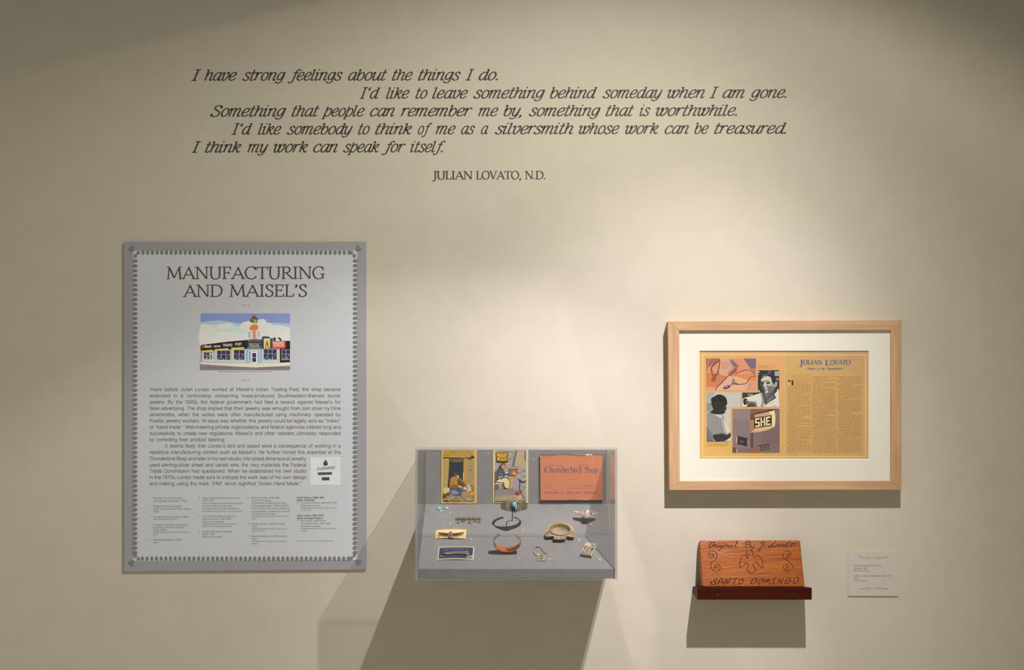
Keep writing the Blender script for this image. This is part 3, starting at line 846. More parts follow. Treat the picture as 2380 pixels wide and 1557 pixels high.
T_('POST', 898, 1058, 862, 60, (230, 228, 224), bold=True, slope=-.05)
for q in ([(85, 985), (355, 962), (355, 1000), (85, 1018)], [(405, 950), (735, 925), (735, 968), (405, 988)], [(805, 912), (1115, 900), (1115, 945), (805, 968)]):
    R_(q, (214, 180, 42))
    n_ = 9
    for k in range(1, n_):
        xa = q[0][0] + (q[1][0] - q[0][0]) * k / n_
        ya = q[0][1] + (q[1][1] - q[0][1]) * k / n_
        L_([(xa, ya + 4), (xa, ya + 32)], 5, (150, 120, 30))
R_([(95, 1015), (810, 970), (1200, 945), (1980, 945), (1980, 1272), (1460, 1302), (1290, 1302), (95, 1258)], (146, 158, 186))
R_([(95, 1205), (1290, 1225), (1290, 1302), (95, 1258)], (168, 175, 172))
R_([(1460, 1225), (1980, 1215), (1980, 1272), (1460, 1302)], (168, 178, 178))
NV = (44, 48, 72)
for (x0, y0, x1, y1, mv) in ((145, 1025, 278, 1198, 1), (465, 985, 780, 1208, 2), (870, 968, 1125, 1204, 1), (1590, 955, 1900, 1200, 2), (2030, 968, 2225, 1202, 1)):
    art.rect(x0 - 8, y0 - 6, x1 + 8, y1 + 8, (188, 190, 188))
    art.rect(x0, y0, x1, y1, NV)
    hh = y1 - y0
    L_([(x0, y0 + hh * .38), (x0 + (x1 - x0) * .25, y0 + hh * .45), (x0 + (x1 - x0) * .5, y0 + hh * .40), (x0 + (x1 - x0) * .75, y0 + hh * .45), (x1, y0 + hh * .38)], 8, (205, 150, 120), True)
    for k in range(1, mv + 1):
        xm = x0 + (x1 - x0) * k / (mv + 1)
        L_([(xm, y0), (xm, y1)], 9, (165, 170, 180))
    L_([(x0 + 30, y1 - 20), (x0 + 110, y0 + hh * .55)], 14, (110, 125, 140))
    L_([(x1 - 90, y1 - 30), (x1 - 20, y0 + hh * .5)], 12, (120, 132, 148))
    for k in range(5):
        E_(x0 + 20 + (x1 - x0 - 40) * k / 4, y1 - 16 - 8 * (k % 2), 12, 16, [(185, 140, 60), (150, 80, 50), (190, 185, 140)][k % 3], 8)
for q in ((100, 1030, 145, 1225), (412, 990, 465, 1205), (815, 985, 868, 1215), (1903, 965, 1962, 1205)):
    art.rect(*q, (218, 168, 138))
for x in (1150, 1215, 1490, 1555):
    art.rect(x - 17, 955, x + 17, 1232, (158, 190, 188))
for x in (1185, 1250, 1470, 1525):
    L_([(x, 950), (x, 1280)], 7, (95, 108, 165))
for k in range(14):
    L_([(1195 + k * 27, 920), (1205 + k * 27, 945)], 9, (170, 170, 120))
art.rect(288, 1010, 362, 1232, (212, 205, 175)); art.rect(308, 1020, 345, 1055, (70, 70, 60)); art.rect(305, 1080, 345, 1200, (95, 100, 70))
art.rect(1258, 965, 1462, 1028, (216, 206, 172)); art.rect(1285, 1000, 1442, 1300, (218, 208, 180))
art.rect(1290, 985, 1420, 1005, (165, 150, 110))
art.rect(1315, 1045, 1405, 1257, (52, 44, 62)); art.rect(1315, 1140, 1405, 1164, (130, 130, 150))
R_([(1550, 652), (1590, 640), (1725, 648), (1745, 690), (1805, 690), (1805, 935), (1550, 935)], (66, 66, 84))
for k in range(5):
    L_([(1570 + 32 * k, 650), (1585 + 32 * k, 672)], 10, (30, 28, 32))
art.rect(1595, 690, 1742, 932, (216, 206, 120)); art.rect(1595, 690, 1742, 740, (186, 196, 110))
R_([(1622, 932), (1636, 850), (1632, 780), (1655, 800), (1668, 752), (1690, 800), (1715, 775), (1706, 850), (1725, 932)], (176, 92, 26), True)
R_([(1645, 930), (1655, 870), (1690, 870), (1700, 930)], (230, 180, 40)); E_(1668, 770, 16, 18, (70, 40, 25))
R_([(1800, 775), (1830, 755), (2115, 755), (2118, 910), (2090, 935), (1798, 935)], (214, 72, 52))
E_(1850, 706, 32, 42, (62, 44, 34)); R_([(1880, 690), (1910, 680), (1990, 730), (1990, 752), (1885, 752)], (232, 205, 180))
R_([(1905, 672), (1985, 672), (2018, 720), (2015, 752), (1980, 740), (1965, 700)], (40, 36, 40))
T_('INDIAN', 1815, 2075, 832, 56, (240, 205, 190), bold=True, slope=-.04)
T_('CURIOS', 1818, 2078, 890, 48, (240, 205, 190), bold=True, slope=-.03)
# rooftop sign figure
R_([(1262, 270), (1270, 215), (1300, 230), (1325, 130), (1350, 165), (1378, 125), (1400, 200), (1448, 205), (1440, 285), (1415, 305), (1300, 300)], (92, 78, 34))
R_([(1300, 220), (1340, 150), (1385, 170), (1440, 215), (1350, 225)], (125, 62, 30))
for k in range(7):
    a_ = math.pi * (0.95 + 0.18 * k) - .1
    L_([(1355, 255), (1355 + 95 * math.cos(a_ + 2.2), 255 - 60 * math.sin(a_ + 2.2) + 30)], 12, (150, 160, 60))
L_([(1345, 300), (1342, 370)], 14, (222, 218, 190)); L_([(1385, 300), (1388, 370)], 14, (222, 218, 190))
for sgn in (-1, 1):
    R_([(1362 + sgn * 30, 480), (1362 + sgn * 105, 570), (1362 + sgn * 130, 610), (1362 + sgn * 90, 680), (1362 + sgn * 25, 700)], (216, 208, 180), True)
    for k in range(6):
        L_([(1362 + sgn * 85, 530 + 22 * k), (1362 + sgn * 132, 545 + 22 * k - abs(k - 3) * 4)], 6, (96, 78, 66))
R_([(1262, 420), (1300, 378), (1340, 360), (1420, 365), (1458, 410), (1440, 470), (1400, 490), (1310, 485), (1275, 470)], (226, 108, 38), True)
R_([(1325, 490), (1400, 490), (1410, 600), (1390, 700), (1335, 700), (1318, 600)], (216, 132, 112), True)
L_([(1362, 500), (1362, 690)], 9, (120, 52, 44)); L_([(1325, 690), (1325, 720)], 16, (228, 224, 210)); L_([(1408, 660), (1412, 720)], 16, (196, 90, 70))
R_([(65, 1262), (700, 1285), (1290, 1302), (1460, 1302), (2225, 1265), (2225, 1348), (1420, 1392), (1290, 1392), (65, 1312)], (226, 214, 152))
R_([(65, 1312), (1290, 1392), (1420, 1392), (2225, 1348), (2225, 1440), (65, 1440)], (122, 106, 112))
T_('MAISEL’S INDIAN TRADING POST  ~  510 W. CENTRAL AVE.  ~  ALBUQUERQUE, NEW MEXICO', 180, 2080, 1412, 30, (72, 62, 66))
art.build('printed_picture', panel)
art = Art(pm, IP, lift=1.0e-4)
art.text('Maisel’s Indian Trading Post postcard, 1939–1958, Curt Teich & Co. Private Collection', 508, 632.3, 864.6, 2.7, (98, 90, 86))
art.build('picture_caption', panel)
# hallmark photograph
art = Art(pm, IP, frame=(300, 880, 4.25), lift=1.0e-4)
art.rect(1790, 774, 2090, 1048, (182, 187, 206))
art.poly([(1800, 790), (1900, 800), (1880, 860), (1800, 900)], (190, 194, 211))
art.poly([(2000, 800), (2080, 790), (2080, 900), (2020, 880)], (176, 182, 203))
art.poly([(1942, 798), (1960, 828), (1963, 850), (1952, 860), (1930, 860), (1918, 848), (1922, 826)], (52, 48, 50))
art.line([(1942, 806), (1942, 850)], 3, (110, 108, 112))
art.text('J.LOVATO', 1855, 2030, 902, 27, (58, 54, 56), bold=True, slope=-.05)
art.poly([(1862, 926), (2005, 922), (2006, 948), (1868, 954)], (92, 89, 94))
art.text('STERLING', 1868, 2000, 948, 20, (40, 38, 40), bold=True, slope=-.02)
art.poly([(1902, 973), (1978, 972), (1979, 1004), (1906, 1006)], (84, 80, 84))
art.text('IHM', 1908, 1974, 1001, 25, (36, 34, 36), bold=True)
art.build('hallmark_photo', panel)

# ------------------------------------------------------------------ small label at the right
LD = 2.4
IL = (0.66, 0.62, 0.58)
label = empty('wall_label', wp(2029, 1384, 0), 'small pale square label card on the wall to the right of the carved wooden nameplate', 'label')
def lm(x, y, h): return wp(x, y, LD) + Vector((0, -h, 0))
b = MB()
mlab = plain('label_card', (0.61, 0.575, 0.51), 0.75, 0, 0.2)
b.prism([wp(1970.8, 1279.6, LD), wp(2088.3, 1280.6, LD), wp(2088.0, 1385.3, LD), wp(1970.8, 1384.6, LD)], (0, LD * S, 0), mlab)
b.build('card', label, recalc=True)
FL = (1950, 1260, 11.12)
RAYS = [((525, 376), (770, 437)), ((705, 378), (825, 432)), ((830, 380), (872, 428)), ((897, 376), (897, 408)), ((965, 380), (915, 430)), ((1085, 380), (945, 437)), ((1265, 377), (1030, 437))]
for y0, sg in ((0, 1), (1600, -1)):
    art = Art(lm, IL, frame=FL, lift=2e-5)
    for p_, q_ in RAYS:
        a_ = (p_[0], y0 + sg * p_[1]); c_ = (q_[0], y0 + sg * q_[1])
        dx, dy = c_[0] - a_[0], c_[1] - a_[1]
        n_ = math.hypot(dx, dy); nx, ny = -dy / n_ * 9, dx / n_ * 9
        art.poly([(a_[0] + nx, a_[1] + ny), (a_[0] - nx, a_[1] - ny), (c_[0] - nx * .3, c_[1] - ny * .3), (c_[0] + nx * .3, c_[1] + ny * .3)], (112, 104, 92))
    for x in (850, 893, 936):
        art.ell(x, 518 if sg > 0 else 1090, 8, 8, (140, 128, 114), 8)
    art.build('sunburst_ornament', label)
art = Art(lm, IL, frame=FL, lift=2e-5)
for s, x0, x1, y, cap in (('(Framed) Southwest Profile,', 383, 1102, 605, 44), ('January 1983', 383, 735, 672, 44), ('Whitney Publishing', 383, 757, 738, 34), ('Julian Lovato’s nameplate, after 1971', 383, 1350, 870, 44), ('Pine', 383, 495, 938, 44), ('Private Collection', 383, 730, 998, 34)):
    art.text(s, x0, x1, y + cap / 2, cap, (98, 88, 78))
art.build('label_lettering', label)

# ------------------------------------------------------------------ the display case
DC = 227.0          # depth of the case
TH = 5.2            # acrylic thickness
XL, XR = 984.5, 1413.8
YT = -4.6           # top of the acrylic, below camera height
case = empty('display_case', rp(1199, 274, 0), 'wall-mounted clear acrylic display case with a grey sloping floor holding jewelry and cards', 'display case')
B0, B1 = 126.0, 254.0             # floor of the case at its back and front
D0, D1 = 8.0, 221.5
SL = (B1 - B0) / (D1 - D0)
ANG = math.atan(SL)
NRM = Vector((0, -math.sin(ANG), math.cos(ANG)))
DROT = Matrix.Rotation(ANG, 3, 'X')
A0 = B0 - SL * D0
def deck(px, py, h=0.0):
    """Point of the sloping floor (raised h units along its normal) seen at photo pixel (px, py)."""
    a = A0 - h * math.sqrt(1 + SL * SL)
    t = (a + SL * D) / ((py - CY) + SL * D)
    return Vector(((px - CX) * t * S, -D * (1 - t) * S, ZC - (py - CY) * t * S))
def prof(mb, pts, x0, x1, mat):
    """Solid with profile pts [(d, yd)] drawn between x0 and x1 (wall-scale units)."""
    mb.prism([rp(x0, y, d) for d, y in pts], ((x1 - x0) * S, 0, 0), mat)
xi0, xi1 = XL + TH, XR - TH
CASE = MAT['case']
b = MB()
prof(b, [(0.2, B0 + 3), (D0, B0 + 3), (D1, B1 + 3), (D1, 274), (0.2, 274)], xi0 + .2, xi1 - .2, CASE)
b.build('base', case, recalc=True)
b = MB()
prof(b, [(0.2, 0.2), (D0, 0.2), (D0, B0 + 3), (0.2, B0 + 3)], xi0 + .2, xi1 - .2, CASE)
b.build('back_board', case, recalc=True)
ds = 112.0
for (da, db) in ((D0, ds - 0.55), (ds + 0.55, D1)):
    b = MB()
    ya, yb = A0 + SL * da, A0 + SL * db
    prof(b, [(da, ya), (db, yb), (db, yb + 3), (da, ya + 3)], xi0 + .2, xi1 - .2, CASE)
    b.build('floor_board', case, recalc=True)

def pane(name, lo_, hi_, edge_axes):
    """Acrylic sheet; faces across edge_axes get the polished edge look."""
    x0, d0, y0 = lo_
    x1, d1, y1 = hi_
    p0, p1 = rp(x0, y1, d1), rp(x1, y0, d0)
    b = MB()
    b.box(tuple(p0), tuple(p1), MAT['acrylic'])
    k = b.mi(MAT['acrylic_edge'])
    norm = ['-z', '+z', '-y', '+x', '+y', '-x']
    b.m = [k if nm in edge_axes else 0 for nm in norm]
    return b.build(name, case)
pane('side_pane', (XL, 0.3, 0.05), (XL + TH, DC, 276.0), ('-y', '-z'))
pane('side_pane', (XR - TH, 0.3, 0.05), (XR, DC, 276.0), ('-y', '-z'))
pane('front_pane', (xi0 + .1, DC - TH, 0.05), (xi1 - .1, DC, 276.0), ('-z',))
pane('top_pane', (XL, 0.3, YT), (XR, DC, 0.0), ('-y', '-x'))

def screw(name, c, axis, r, mat, parent, slot=None):
    c, axis = Vector(c), Vector(axis).normalized()
    u = axis.orthogonal().normalized()
    v = axis.cross(u)
    b = MB()
    b.dome(c, u * r, v * r, axis * r * 0.45, mat, 14, 4)
    if slot:
        b.add([c + axis * r * .46 + (u * math.cos(k * 1.047) + v * math.sin(k * 1.047)) * r * .35 for k in range(6)], [list(range(6))], slot)
    return b.build(name, parent, smooth=False)
screw('screw', wp(1198.8, 1336.5, DC), (0, -1, 0), 2.4 * S, MAT['steel'], case, MAT['dark_steel'])
for x, ax in ((XL, -1), (XR, 1)):
    screw('screw', rp(x, 257, 205), (ax, 0, 0), 2.2 * S, MAT['steel'], case, MAT['dark_steel'])

# exhibit numerals rubbed onto the case
def bm_(x, y, h): return wp(x, y, D0) + Vector((0, -h, 0))
def dm(x, y, h): return deck(x, y) + NRM * h
for n_, (x, y) in enumerate([(1015.4, 1053.9), (1134.5, 1053.4), (1240.4, 1067.6), (1046.6, 1190.4), (1046.6, 1216.2), (1096, 1252.7), (1115.2, 1299.9), (1216.4, 1232.4), (1206.1, 1297.5), (1346.4, 1254.4), (1277.6, 1298.6), (1374.3, 1218.8), (1394, 1300)]):
    art = Art(bm_ if n_ < 3 else dm, lift=8e-5)
    cap = 4.2 if n_ < 3 else 2.9
    w = 2.0 if n_ < 9 else 4.6
    if n_ == 0:
        w = 1.5
    art.text(str(n_ + 1), x - w / 2, x + w / 2, y + cap / 2, cap, MAT['white_mark'], bold=True)
    art.build('exhibit_numeral', case)

IB = (0.88, 0.84, 0.78)     # light level on the upright back board
IFL = (1.15, 1.09, 1.02)    # light level on the sloping floor

# ------------------------------------------------------------------ postcards on the back board
def card_thing(name, label, cat, group, corners, d, thick, paper):
    """Upright card: returns its Empty and a map from photo pixels to its face."""
    e = empty(name, wp((corners[2][0] + corners[3][0]) / 2, corners[2][1], d), label, cat, group)
    b = MB()
    b.prism([wp(x, y, d + thick) for x, y in corners], (0, thick * S, 0), paper)
    e = (e, b.build('card', e, recalc=True))
    return e, (lambda x, y, h: wp(x, y, d + thick) + Vector((0, -h, 0)))
GP = 'postcards on the back board of the case'
pc, pmap = card_thing('postcard', 'yellow-bordered postcard of a seated craftsman in a dark adobe doorway', 'postcard', GP,
                      [(1026, 1045.6), (1108.2, 1045.6), (1108.0, 1169.8), (1025.8, 1169.8)], D0 + .3, 0.8, ink((214, 176, 92), IB))
art = Art(pmap, IB, frame=(1015, 1035, 10.74), lift=2e-5)
R_, L_, E_ = art.poly, art.line, art.ell
rnd = random.Random(3)
art.rect(163, 112, 945, 1390, (172, 148, 98))
art.rect(163, 112, 945, 292, (180, 146, 72))
for k in range(60):
    x, y = rnd.uniform(170, 900), rnd.uniform(125, 270)
    R_([(x, y), (x + rnd.uniform(20, 60), y + 4), (x + 30, y + rnd.uniform(10, 26))], [(166, 132, 58), (192, 160, 90), (175, 135, 70)][k % 3])
R_([(170, 230), (300, 228), (340, 255), (300, 280), (170, 285)], (178, 132, 40), True)
L_([(170, 284), (560, 290), (850, 296)], 16, (214, 182, 90))
R_([(163, 292), (500, 302), (850, 296), (880, 250), (945, 290), (945, 330), (800, 330), (700, 312), (163, 330)], (62, 48, 34))
R_([(163, 330), (312, 318), (300, 760), (262, 1050), (163, 1060)], (178, 152, 96))
R_([(238, 350), (312, 318), (300, 760), (268, 1050), (232, 1050)], (186, 152, 78))
for k in range(40):
    x, y = rnd.uniform(168, 285), rnd.uniform(360, 1030)
    R_([(x, y), (x + 18, y + 8), (x + 8, y + 30)], [(160, 134, 86), (196, 168, 110)][k % 2])
R_([(690, 330), (945, 320), (945, 1010), (760, 980), (690, 930), (664, 880), (668, 400)], (168, 144, 98))
R_([(664, 420), (690, 340), (745, 338), (745, 900), (700, 930), (664, 880)], (190, 142, 58))
for k in range(70):
    x, y = rnd.uniform(755, 930), rnd.uniform(350, 960)
    R_([(x, y), (x + 22, y + 8), (x + 10, y + 26)], [(152, 128, 84), (182, 158, 112), (160, 150, 110)][k % 3])
R_([(810, 610), (880, 600), (850, 645)], (120, 84, 60)); R_([(780, 330), (880, 320), (860, 360), (800, 350)], (110, 96, 64))
R_([(312, 316), (692, 330), (668, 412), (318, 412)], (104, 88, 54)); R_([(400, 380), (620, 384), (620, 408), (410, 408)], (136, 120, 70))
R_([(318, 410), (668, 410), (660, 900), (620, 1050), (278, 1050), (300, 760)], (52, 54, 60))
R_([(656, 684), (676, 690), (674, 860), (660, 884)], (208, 196, 140))
R_([(444, 700), (458, 660), (492, 636), (545, 652), (558, 712), (528, 760), (470, 740)], (60, 58, 64), True)
R_([(450, 690), (492, 700), (496, 760), (486, 808), (456, 800), (448, 740)], (150, 62, 52), True)
R_([(440, 772), (372, 796), (334, 850), (322, 1000), (340, 1075), (450, 1078), (560, 1066), (650, 1034), (742, 985), (706, 930), (640, 870), (560, 800), (500, 780)], (162, 118, 32), True)
R_([(520, 830), (600, 880), (690, 960), (690, 1010), (620, 1030), (545, 985), (510, 900)], (98, 72, 44), True)
R_([(380, 830), (430, 820), (400, 960), (450, 1000), (350, 1010), (350, 900)], (180, 134, 36), True)
L_([(440, 800), (462, 900), (482, 985), (500, 900), (516, 810)], 14, (192, 172, 120), True)
R_([(505, 760), (540, 748), (556, 776), (530, 802), (510, 795)], (218, 188, 142), True)
R_([(380, 1000), (540, 990), (560, 1060), (450, 1078), (350, 1070)], (140, 92, 30), True)
R_([(535, 1010), (570, 1000), (642, 1040), (612, 1058), (545, 1036)], (216, 182, 124), True)
R_([(163, 1080), (240, 1050), (312, 1060), (332, 1112), (300, 1172), (220, 1186), (163, 1170)], (202, 184, 126), True)
R_([(738, 994), (800, 964), (852, 1040), (882, 1120), (802, 1162), (742, 1120), (775, 1060)], (200, 182, 124))
R_([(870, 1010), (945, 975), (945, 1120), (890, 1120)], (150, 128, 76))
art.rect(163, 1180, 945, 1390, (150, 130, 92))
R_([(325, 1120), (380, 1082), (560, 1062), (740, 1056), (764, 1100), (650, 1138), (625, 1225), (560, 1272), (420, 1246), (332, 1190)], (74, 86, 104), True)
R_([(352, 1150), (450, 1112), (540, 1170), (520, 1222), (400, 1212)], (132, 142, 160), True)
R_([(600, 1070), (700, 1062), (690, 1110), (600, 1120)], (104, 112, 126), True)
R_([(660, 1060), (740, 1040), (760, 1090), (700, 1110)], (190, 186, 180), True)
R_([(632, 1160), (760, 1136), (826, 1200), (796, 1262), (690, 1272), (626, 1230)], (168, 138, 88), True)
R_([(806, 1226), (900, 1140), (945, 1118), (945, 1236), (866, 1252)], (206, 122, 72))
L_([(830, 1230), (935, 1150)], 10, (228, 180, 130)); L_([(850, 1180), (920, 1230)], 10, (228, 170, 120))
R_([(163, 1220), (290, 1182), (330, 1230), (240, 1290), (163, 1340)], (86, 68, 46), True)
R_([(205, 1180), (235, 1178), (232, 1212), (208, 1215)], (224, 216, 180))
for k in range(70):
    x, y = rnd.uniform(170, 900), rnd.uniform(1270, 1375)
    w = rnd.uniform(30, 90)
    L_([(x, y), (min(940, x + w), y + rnd.uniform(-26, 20))], rnd.uniform(8, 18), [(196, 174, 124), (112, 92, 66), (182, 160, 140), (140, 116, 60), (210, 190, 140)][k % 5])
L_([(170, 1375), (300, 1392)], 20, (96, 74, 40))
art.text('H–1936  The Indian Building', 225, 550, 1428, 20, (120, 92, 50))
art.build('printed_scene', pc[1])

pc, pmap = card_thing('postcard', 'cream-bordered postcard of a silversmith at a stone hearth, behind the turquoise bracelet', 'postcard', GP,
                      [(1145.6, 1045.6), (1227.8, 1045.6), (1227.6, 1168.6), (1145.8, 1168.8)], D0 + .3, 0.8, ink((210, 190, 138), IB))
art = Art(pmap, IB, frame=(1130, 1035, 10.74), lift=2e-5)
R_, L_, E_ = art.poly, art.line, art.ell
rnd = random.Random(11)
art.rect(217, 116, 1002, 1382, (164, 158, 132))
for k in range(120):
    x, y = rnd.uniform(222, 700), rnd.uniform(122, 640)
    R_([(x, y), (x + rnd.uniform(20, 60), y - 4), (x + rnd.uniform(20, 60), y + 16), (x + 6, y + 18)], [(150, 144, 122), (178, 172, 140), (158, 148, 140), (140, 138, 110)][k % 4])
R_([(766, 116), (1002, 116), (1002, 548), (652, 520)], (172, 156, 132))
R_([(836, 120), (905, 120), (900, 360), (880, 500), (770, 520), (810, 330)], (192, 152, 96))
R_([(930, 116), (1002, 116), (1002, 420), (960, 300)], (150, 146, 138))
L_([(965, 150), (985, 230), (960, 260), (985, 380)], 22, (84, 80, 88))
R_([(738, 120), (778, 120), (700, 510), (640, 522)], (98, 104, 118))
art.rect(640, 540, 1002, 1382, (166, 158, 140))
for k in range(90):
    x, y = rnd.uniform(770, 950), rnd.uniform(560, 1300)
    R_([(x, y), (x + rnd.uniform(30, 60), y - 6), (x + rnd.uniform(30, 60), y + 22), (x + 6, y + 26)], [(150, 142, 126), (186, 178, 152), (140, 138, 140), (176, 160, 120)][k % 4])
    if k % 3 == 0:
        L_([(x, y), (x + 50, y + 6)], 6, (96, 88, 80))
R_([(248, 180), (545, 174), (540, 405), (470, 418), (262, 412)], (78, 54, 16))
R_([(262, 192), (528, 188), (522, 392), (270, 398)], (190, 142, 34))
for k in range(70):
    x, y = rnd.uniform(268, 505), rnd.uniform(196, 375)
    R_([(x, y), (x + 16, y - 6), (x + 20, y + 12), (x + 4, y + 18)], [(110, 74, 14), (232, 200, 84), (204, 120, 26), (150, 104, 20), (240, 220, 140)][k % 5])
L_([(258, 384), (400, 412), (520, 404)], 16, (44, 36, 18))
R_([(222, 640), (262, 630), (258, 900), (232, 930), (222, 930)], (142, 88, 22))
R_([(326, 520), (372, 470), (420, 446), (470, 462), (484, 498), (410, 510), (372, 552), (328, 550)], (52, 52, 74), True)
R_([(374, 492), (420, 462), (472, 462), (474, 496), (430, 506), (388, 516)], (206, 74, 30), True)
R_([(380, 516), (440, 500), (462, 508), (458, 548), (440, 584), (400, 570)], (204, 146, 108), True)
R_([(272, 620), (330, 562), (392, 570), (444, 640), (486, 700), (560, 722), (545, 748), (440, 775), (410, 840), (290, 850), (256, 760)], (74, 80, 100), True)
R_([(300, 700), (420, 690), (400, 750), (300, 760)], (88, 94, 116), True)
R_([(300, 800), (350, 768), (420, 766), (420, 790), (320, 832)], (152, 148, 112), True)
R_([(470, 690), (540, 655), (566, 650), (540, 690), (500, 705)], (218, 186, 138), True)
L_([(540, 660), (580, 620), (610, 600)], 12, (80, 66, 50))
R_([(455, 760), (545, 745), (540, 800), (470, 800)], (158, 158, 152), True)
R_([(310, 958), (425, 940), (436, 1080), (322, 1102)], (170, 148, 98)); R_([(380, 960), (425, 945), (430, 1075), (395, 1085)], (150, 100, 64))
R_([(236, 940), (300, 860), (345, 838), (440, 895), (410, 945), (300, 962), (236, 964)], (224, 208, 168))
R_([(245, 905), (400, 920), (412, 938), (280, 936), (240, 922)], (116, 38, 22))
R_([(380, 850), (470, 812), (560, 862), (584, 1052), (480, 1064), (440, 930), (400, 900)], (212, 198, 154), True)
R_([(442, 1070), (506, 1058), (574, 1142), (540, 1156), (470, 1120)], (48, 44, 58), True)
L_([(436, 930), (452, 1060)], 18, (56, 52, 56))
R_([(540, 772), (690, 770), (660, 1060), (630, 1086), (545, 1076), (580, 900)], (184, 150, 76))
L_([(600, 800), (590, 1040)], 10, (160, 122, 50)); L_([(650, 800), (630, 1050)], 10, (200, 170, 100))
R_([(520, 738), (560, 712), (674, 716), (664, 768), (550, 770)], (84, 84, 104))
R_([(566, 610), (740, 600), (782, 690), (740, 764), (668, 750), (566, 716)], (124, 104, 112))
R_([(640, 694), (672, 640), (716, 640), (762, 700), (752, 740), (690, 738)], (232, 108, 46), True); R_([(665, 690), (700, 672), (730, 705), (700, 728)], (244, 150, 60), True)
L_([(570, 606), (744, 600), (782, 700)], 16, (70, 60, 76))
R_([(596, 564), (700, 540), (806, 562), (790, 588), (620, 592)], (190, 168, 96), True); L_([(600, 562), (700, 578), (790, 572)], 12, (60, 46, 40))
R_([(684, 830), (760, 818), (824, 900), (834, 1080), (780, 1132), (664, 1086), (668, 900)], (158, 144, 156), True)
for k in range(14):
    x, y = rnd.uniform(680, 800), rnd.uniform(850, 1080)
    L_([(x, y), (x + 34, y - 4)], 7, [(136, 120, 136), (182, 170, 178)][k % 2])
R_([(760, 816), (820, 852), (916, 900), (1002, 870), (1002, 892), (910, 926), (836, 900), (790, 850)], (56, 50, 50))
L_([(835, 890), (830, 1100)], 22, (66, 58, 60))
R_([(217, 970), (310, 960), (330, 1104), (480, 1090), (660, 1086), (780, 1132), (890, 1120), (1002, 1330), (1002, 1382), (217, 1382)], (140, 130, 128))
R_([(217, 970), (310, 965), (320, 1100), (217, 1130)], (98, 98, 108))
R_([(217, 1282), (500, 1244), (760, 1240), (860, 1290), (900, 1382), (217, 1382)], (170, 148, 110))
for k in range(30):
    x, y = rnd.uniform(230, 700), rnd.uniform(1130, 1370)
    L_([(x, y), (x + 60, y + rnd.uniform(-8, 8))], 7, [(150, 140, 140), (128, 118, 116), (160, 146, 116)][k % 3])
R_([(704, 1192), (830, 1108), (892, 1132), (882, 1204), (782, 1258)], (132, 76, 46)); R_([(760, 1180), (830, 1130), (850, 1190)], (160, 104, 50)); R_([(704, 1192), (780, 1205), (782, 1258)], (100, 52, 40))
R_([(760, 1270), (860, 1220), (900, 1290), (860, 1382), (800, 1340)], (196, 158, 116))
R_([(880, 1140), (1002, 1170), (1002, 1340), (930, 1290)], (152, 144, 150)); L_([(885, 1215), (960, 1310)], 14, (92, 88, 100))
art.build('printed_scene', pc[1])

# ------------------------------------------------------------------ brochure in its clear sleeve
IBR = (0.80, 0.77, 0.74)
bro, pmap = card_thing('brochure', 'orange-red brochure with a blackletter title in a shiny clear sleeve', 'brochure', None,
                       [(1255.3, 1056.7), (1400, 1054.8), (1401.6, 1161.6), (1256.4, 1162.4)], D0 + 4.0, 1.0, ink((205, 131, 97), IBR))
art = Art(pmap, IBR, frame=(1240, 1040, 11.12), lift=2e-5)
BLK = (124, 98, 106)
PALE = (186, 118, 92)
BLACK = {
 'T': (.86, "~.80,.98 .55,.90 .32,.98 .12,.80 .06,.45 .16,.10 .40,0 .60,.08;~.36,.92 .30,.55 .40,.25"),
 'h': (.58, ".12,1.05 .12,.06;.12,.0 .2,.0;~.12,.50 .32,.70 .44,.52 .44,.2 .34,-.04"),
 'u': (.58, ".10,.68 .10,.12;~.10,.12 .24,0 .42,.14;.44,.70 .44,.02;.44,.02 .54,.06"),
 'n': (.58, ".10,.68 .10,.0;~.10,.52 .28,.70 .44,.52;.44,.52 .44,.02;.44,.02 .54,.06"),
 'd': (.56, "@.26,.66 .08,.40 .12,.10 .28,.0 .44,.2 .42,.5;~.44,.34 .40,.72 .22,.98 .10,1.06"),
 'e': (.50, "~.10,.34 .40,.44 .36,.64 .22,.66 .08,.40 .14,.08 .28,0 .44,.10"),
 'r': (.44, ".10,.68 .10,.0;~.10,.50 .22,.68 .38,.62"),
 'b': (.54, ".12,1.06 .12,.1;~.12,.1 .26,0 .44,.18 .42,.52 .28,.66 .12,.50"),
 'i': (.26, ".11,.68 .11,.02;.11,.02 .2,.06;o.13,.90,.07"),
 'S': (.62, "~.54,.84 .30,1 .10,.84 .14,.62 .44,.46 .52,.22 .34,.0 .06,.10;.12,.5 .50,.5;.10,.84 .50,.84"),
 'o': (.54, "@.27,.68 .08,.40 .12,.10 .28,.0 .46,.26 .42,.58"),
 'p': (.56, ".12,.72 .12,-.30;~.12,.12 .28,0 .46,.24 .42,.58 .28,.68 .12,.52"),
}
art.text('Thunderbird', 268, 1250, 648, 150, BLK, font=BLACK, thick=.17, thin=.07, nib=math.radians(35), res=4)
art.text('Shop', 1318, 1665, 648, 140, BLK, font=BLACK, thick=.17, thin=.07, nib=math.radians(35), res=4)
for w, x0, x1 in (('Originals', 268, 655), ('in', 708, 775), ('Silver', 835, 1040), ('and', 1095, 1210), ('Turquoise', 1270, 1640)):
    art.text(w, x0, x1, 1188, 50, (150, 100, 100), font=ITAL, shear=.1, thick=.2, thin=.1, nib=.5, res=3)
for x0, x1, y in ((300, 520, 925), (310, 500, 975), (300, 540, 1045), (880, 1060, 815), (930, 1560, 1045), (1180, 1560, 985), (400, 720, 455), (1190, 1550, 450)):
    x = x0
    while x < x1:
        w = rnd.uniform(20, 60)
        art.line([(x, y), (min(x1, x + w), y)], 14, PALE)
        x += w + 14
art.build('printed_lettering', bro[1])
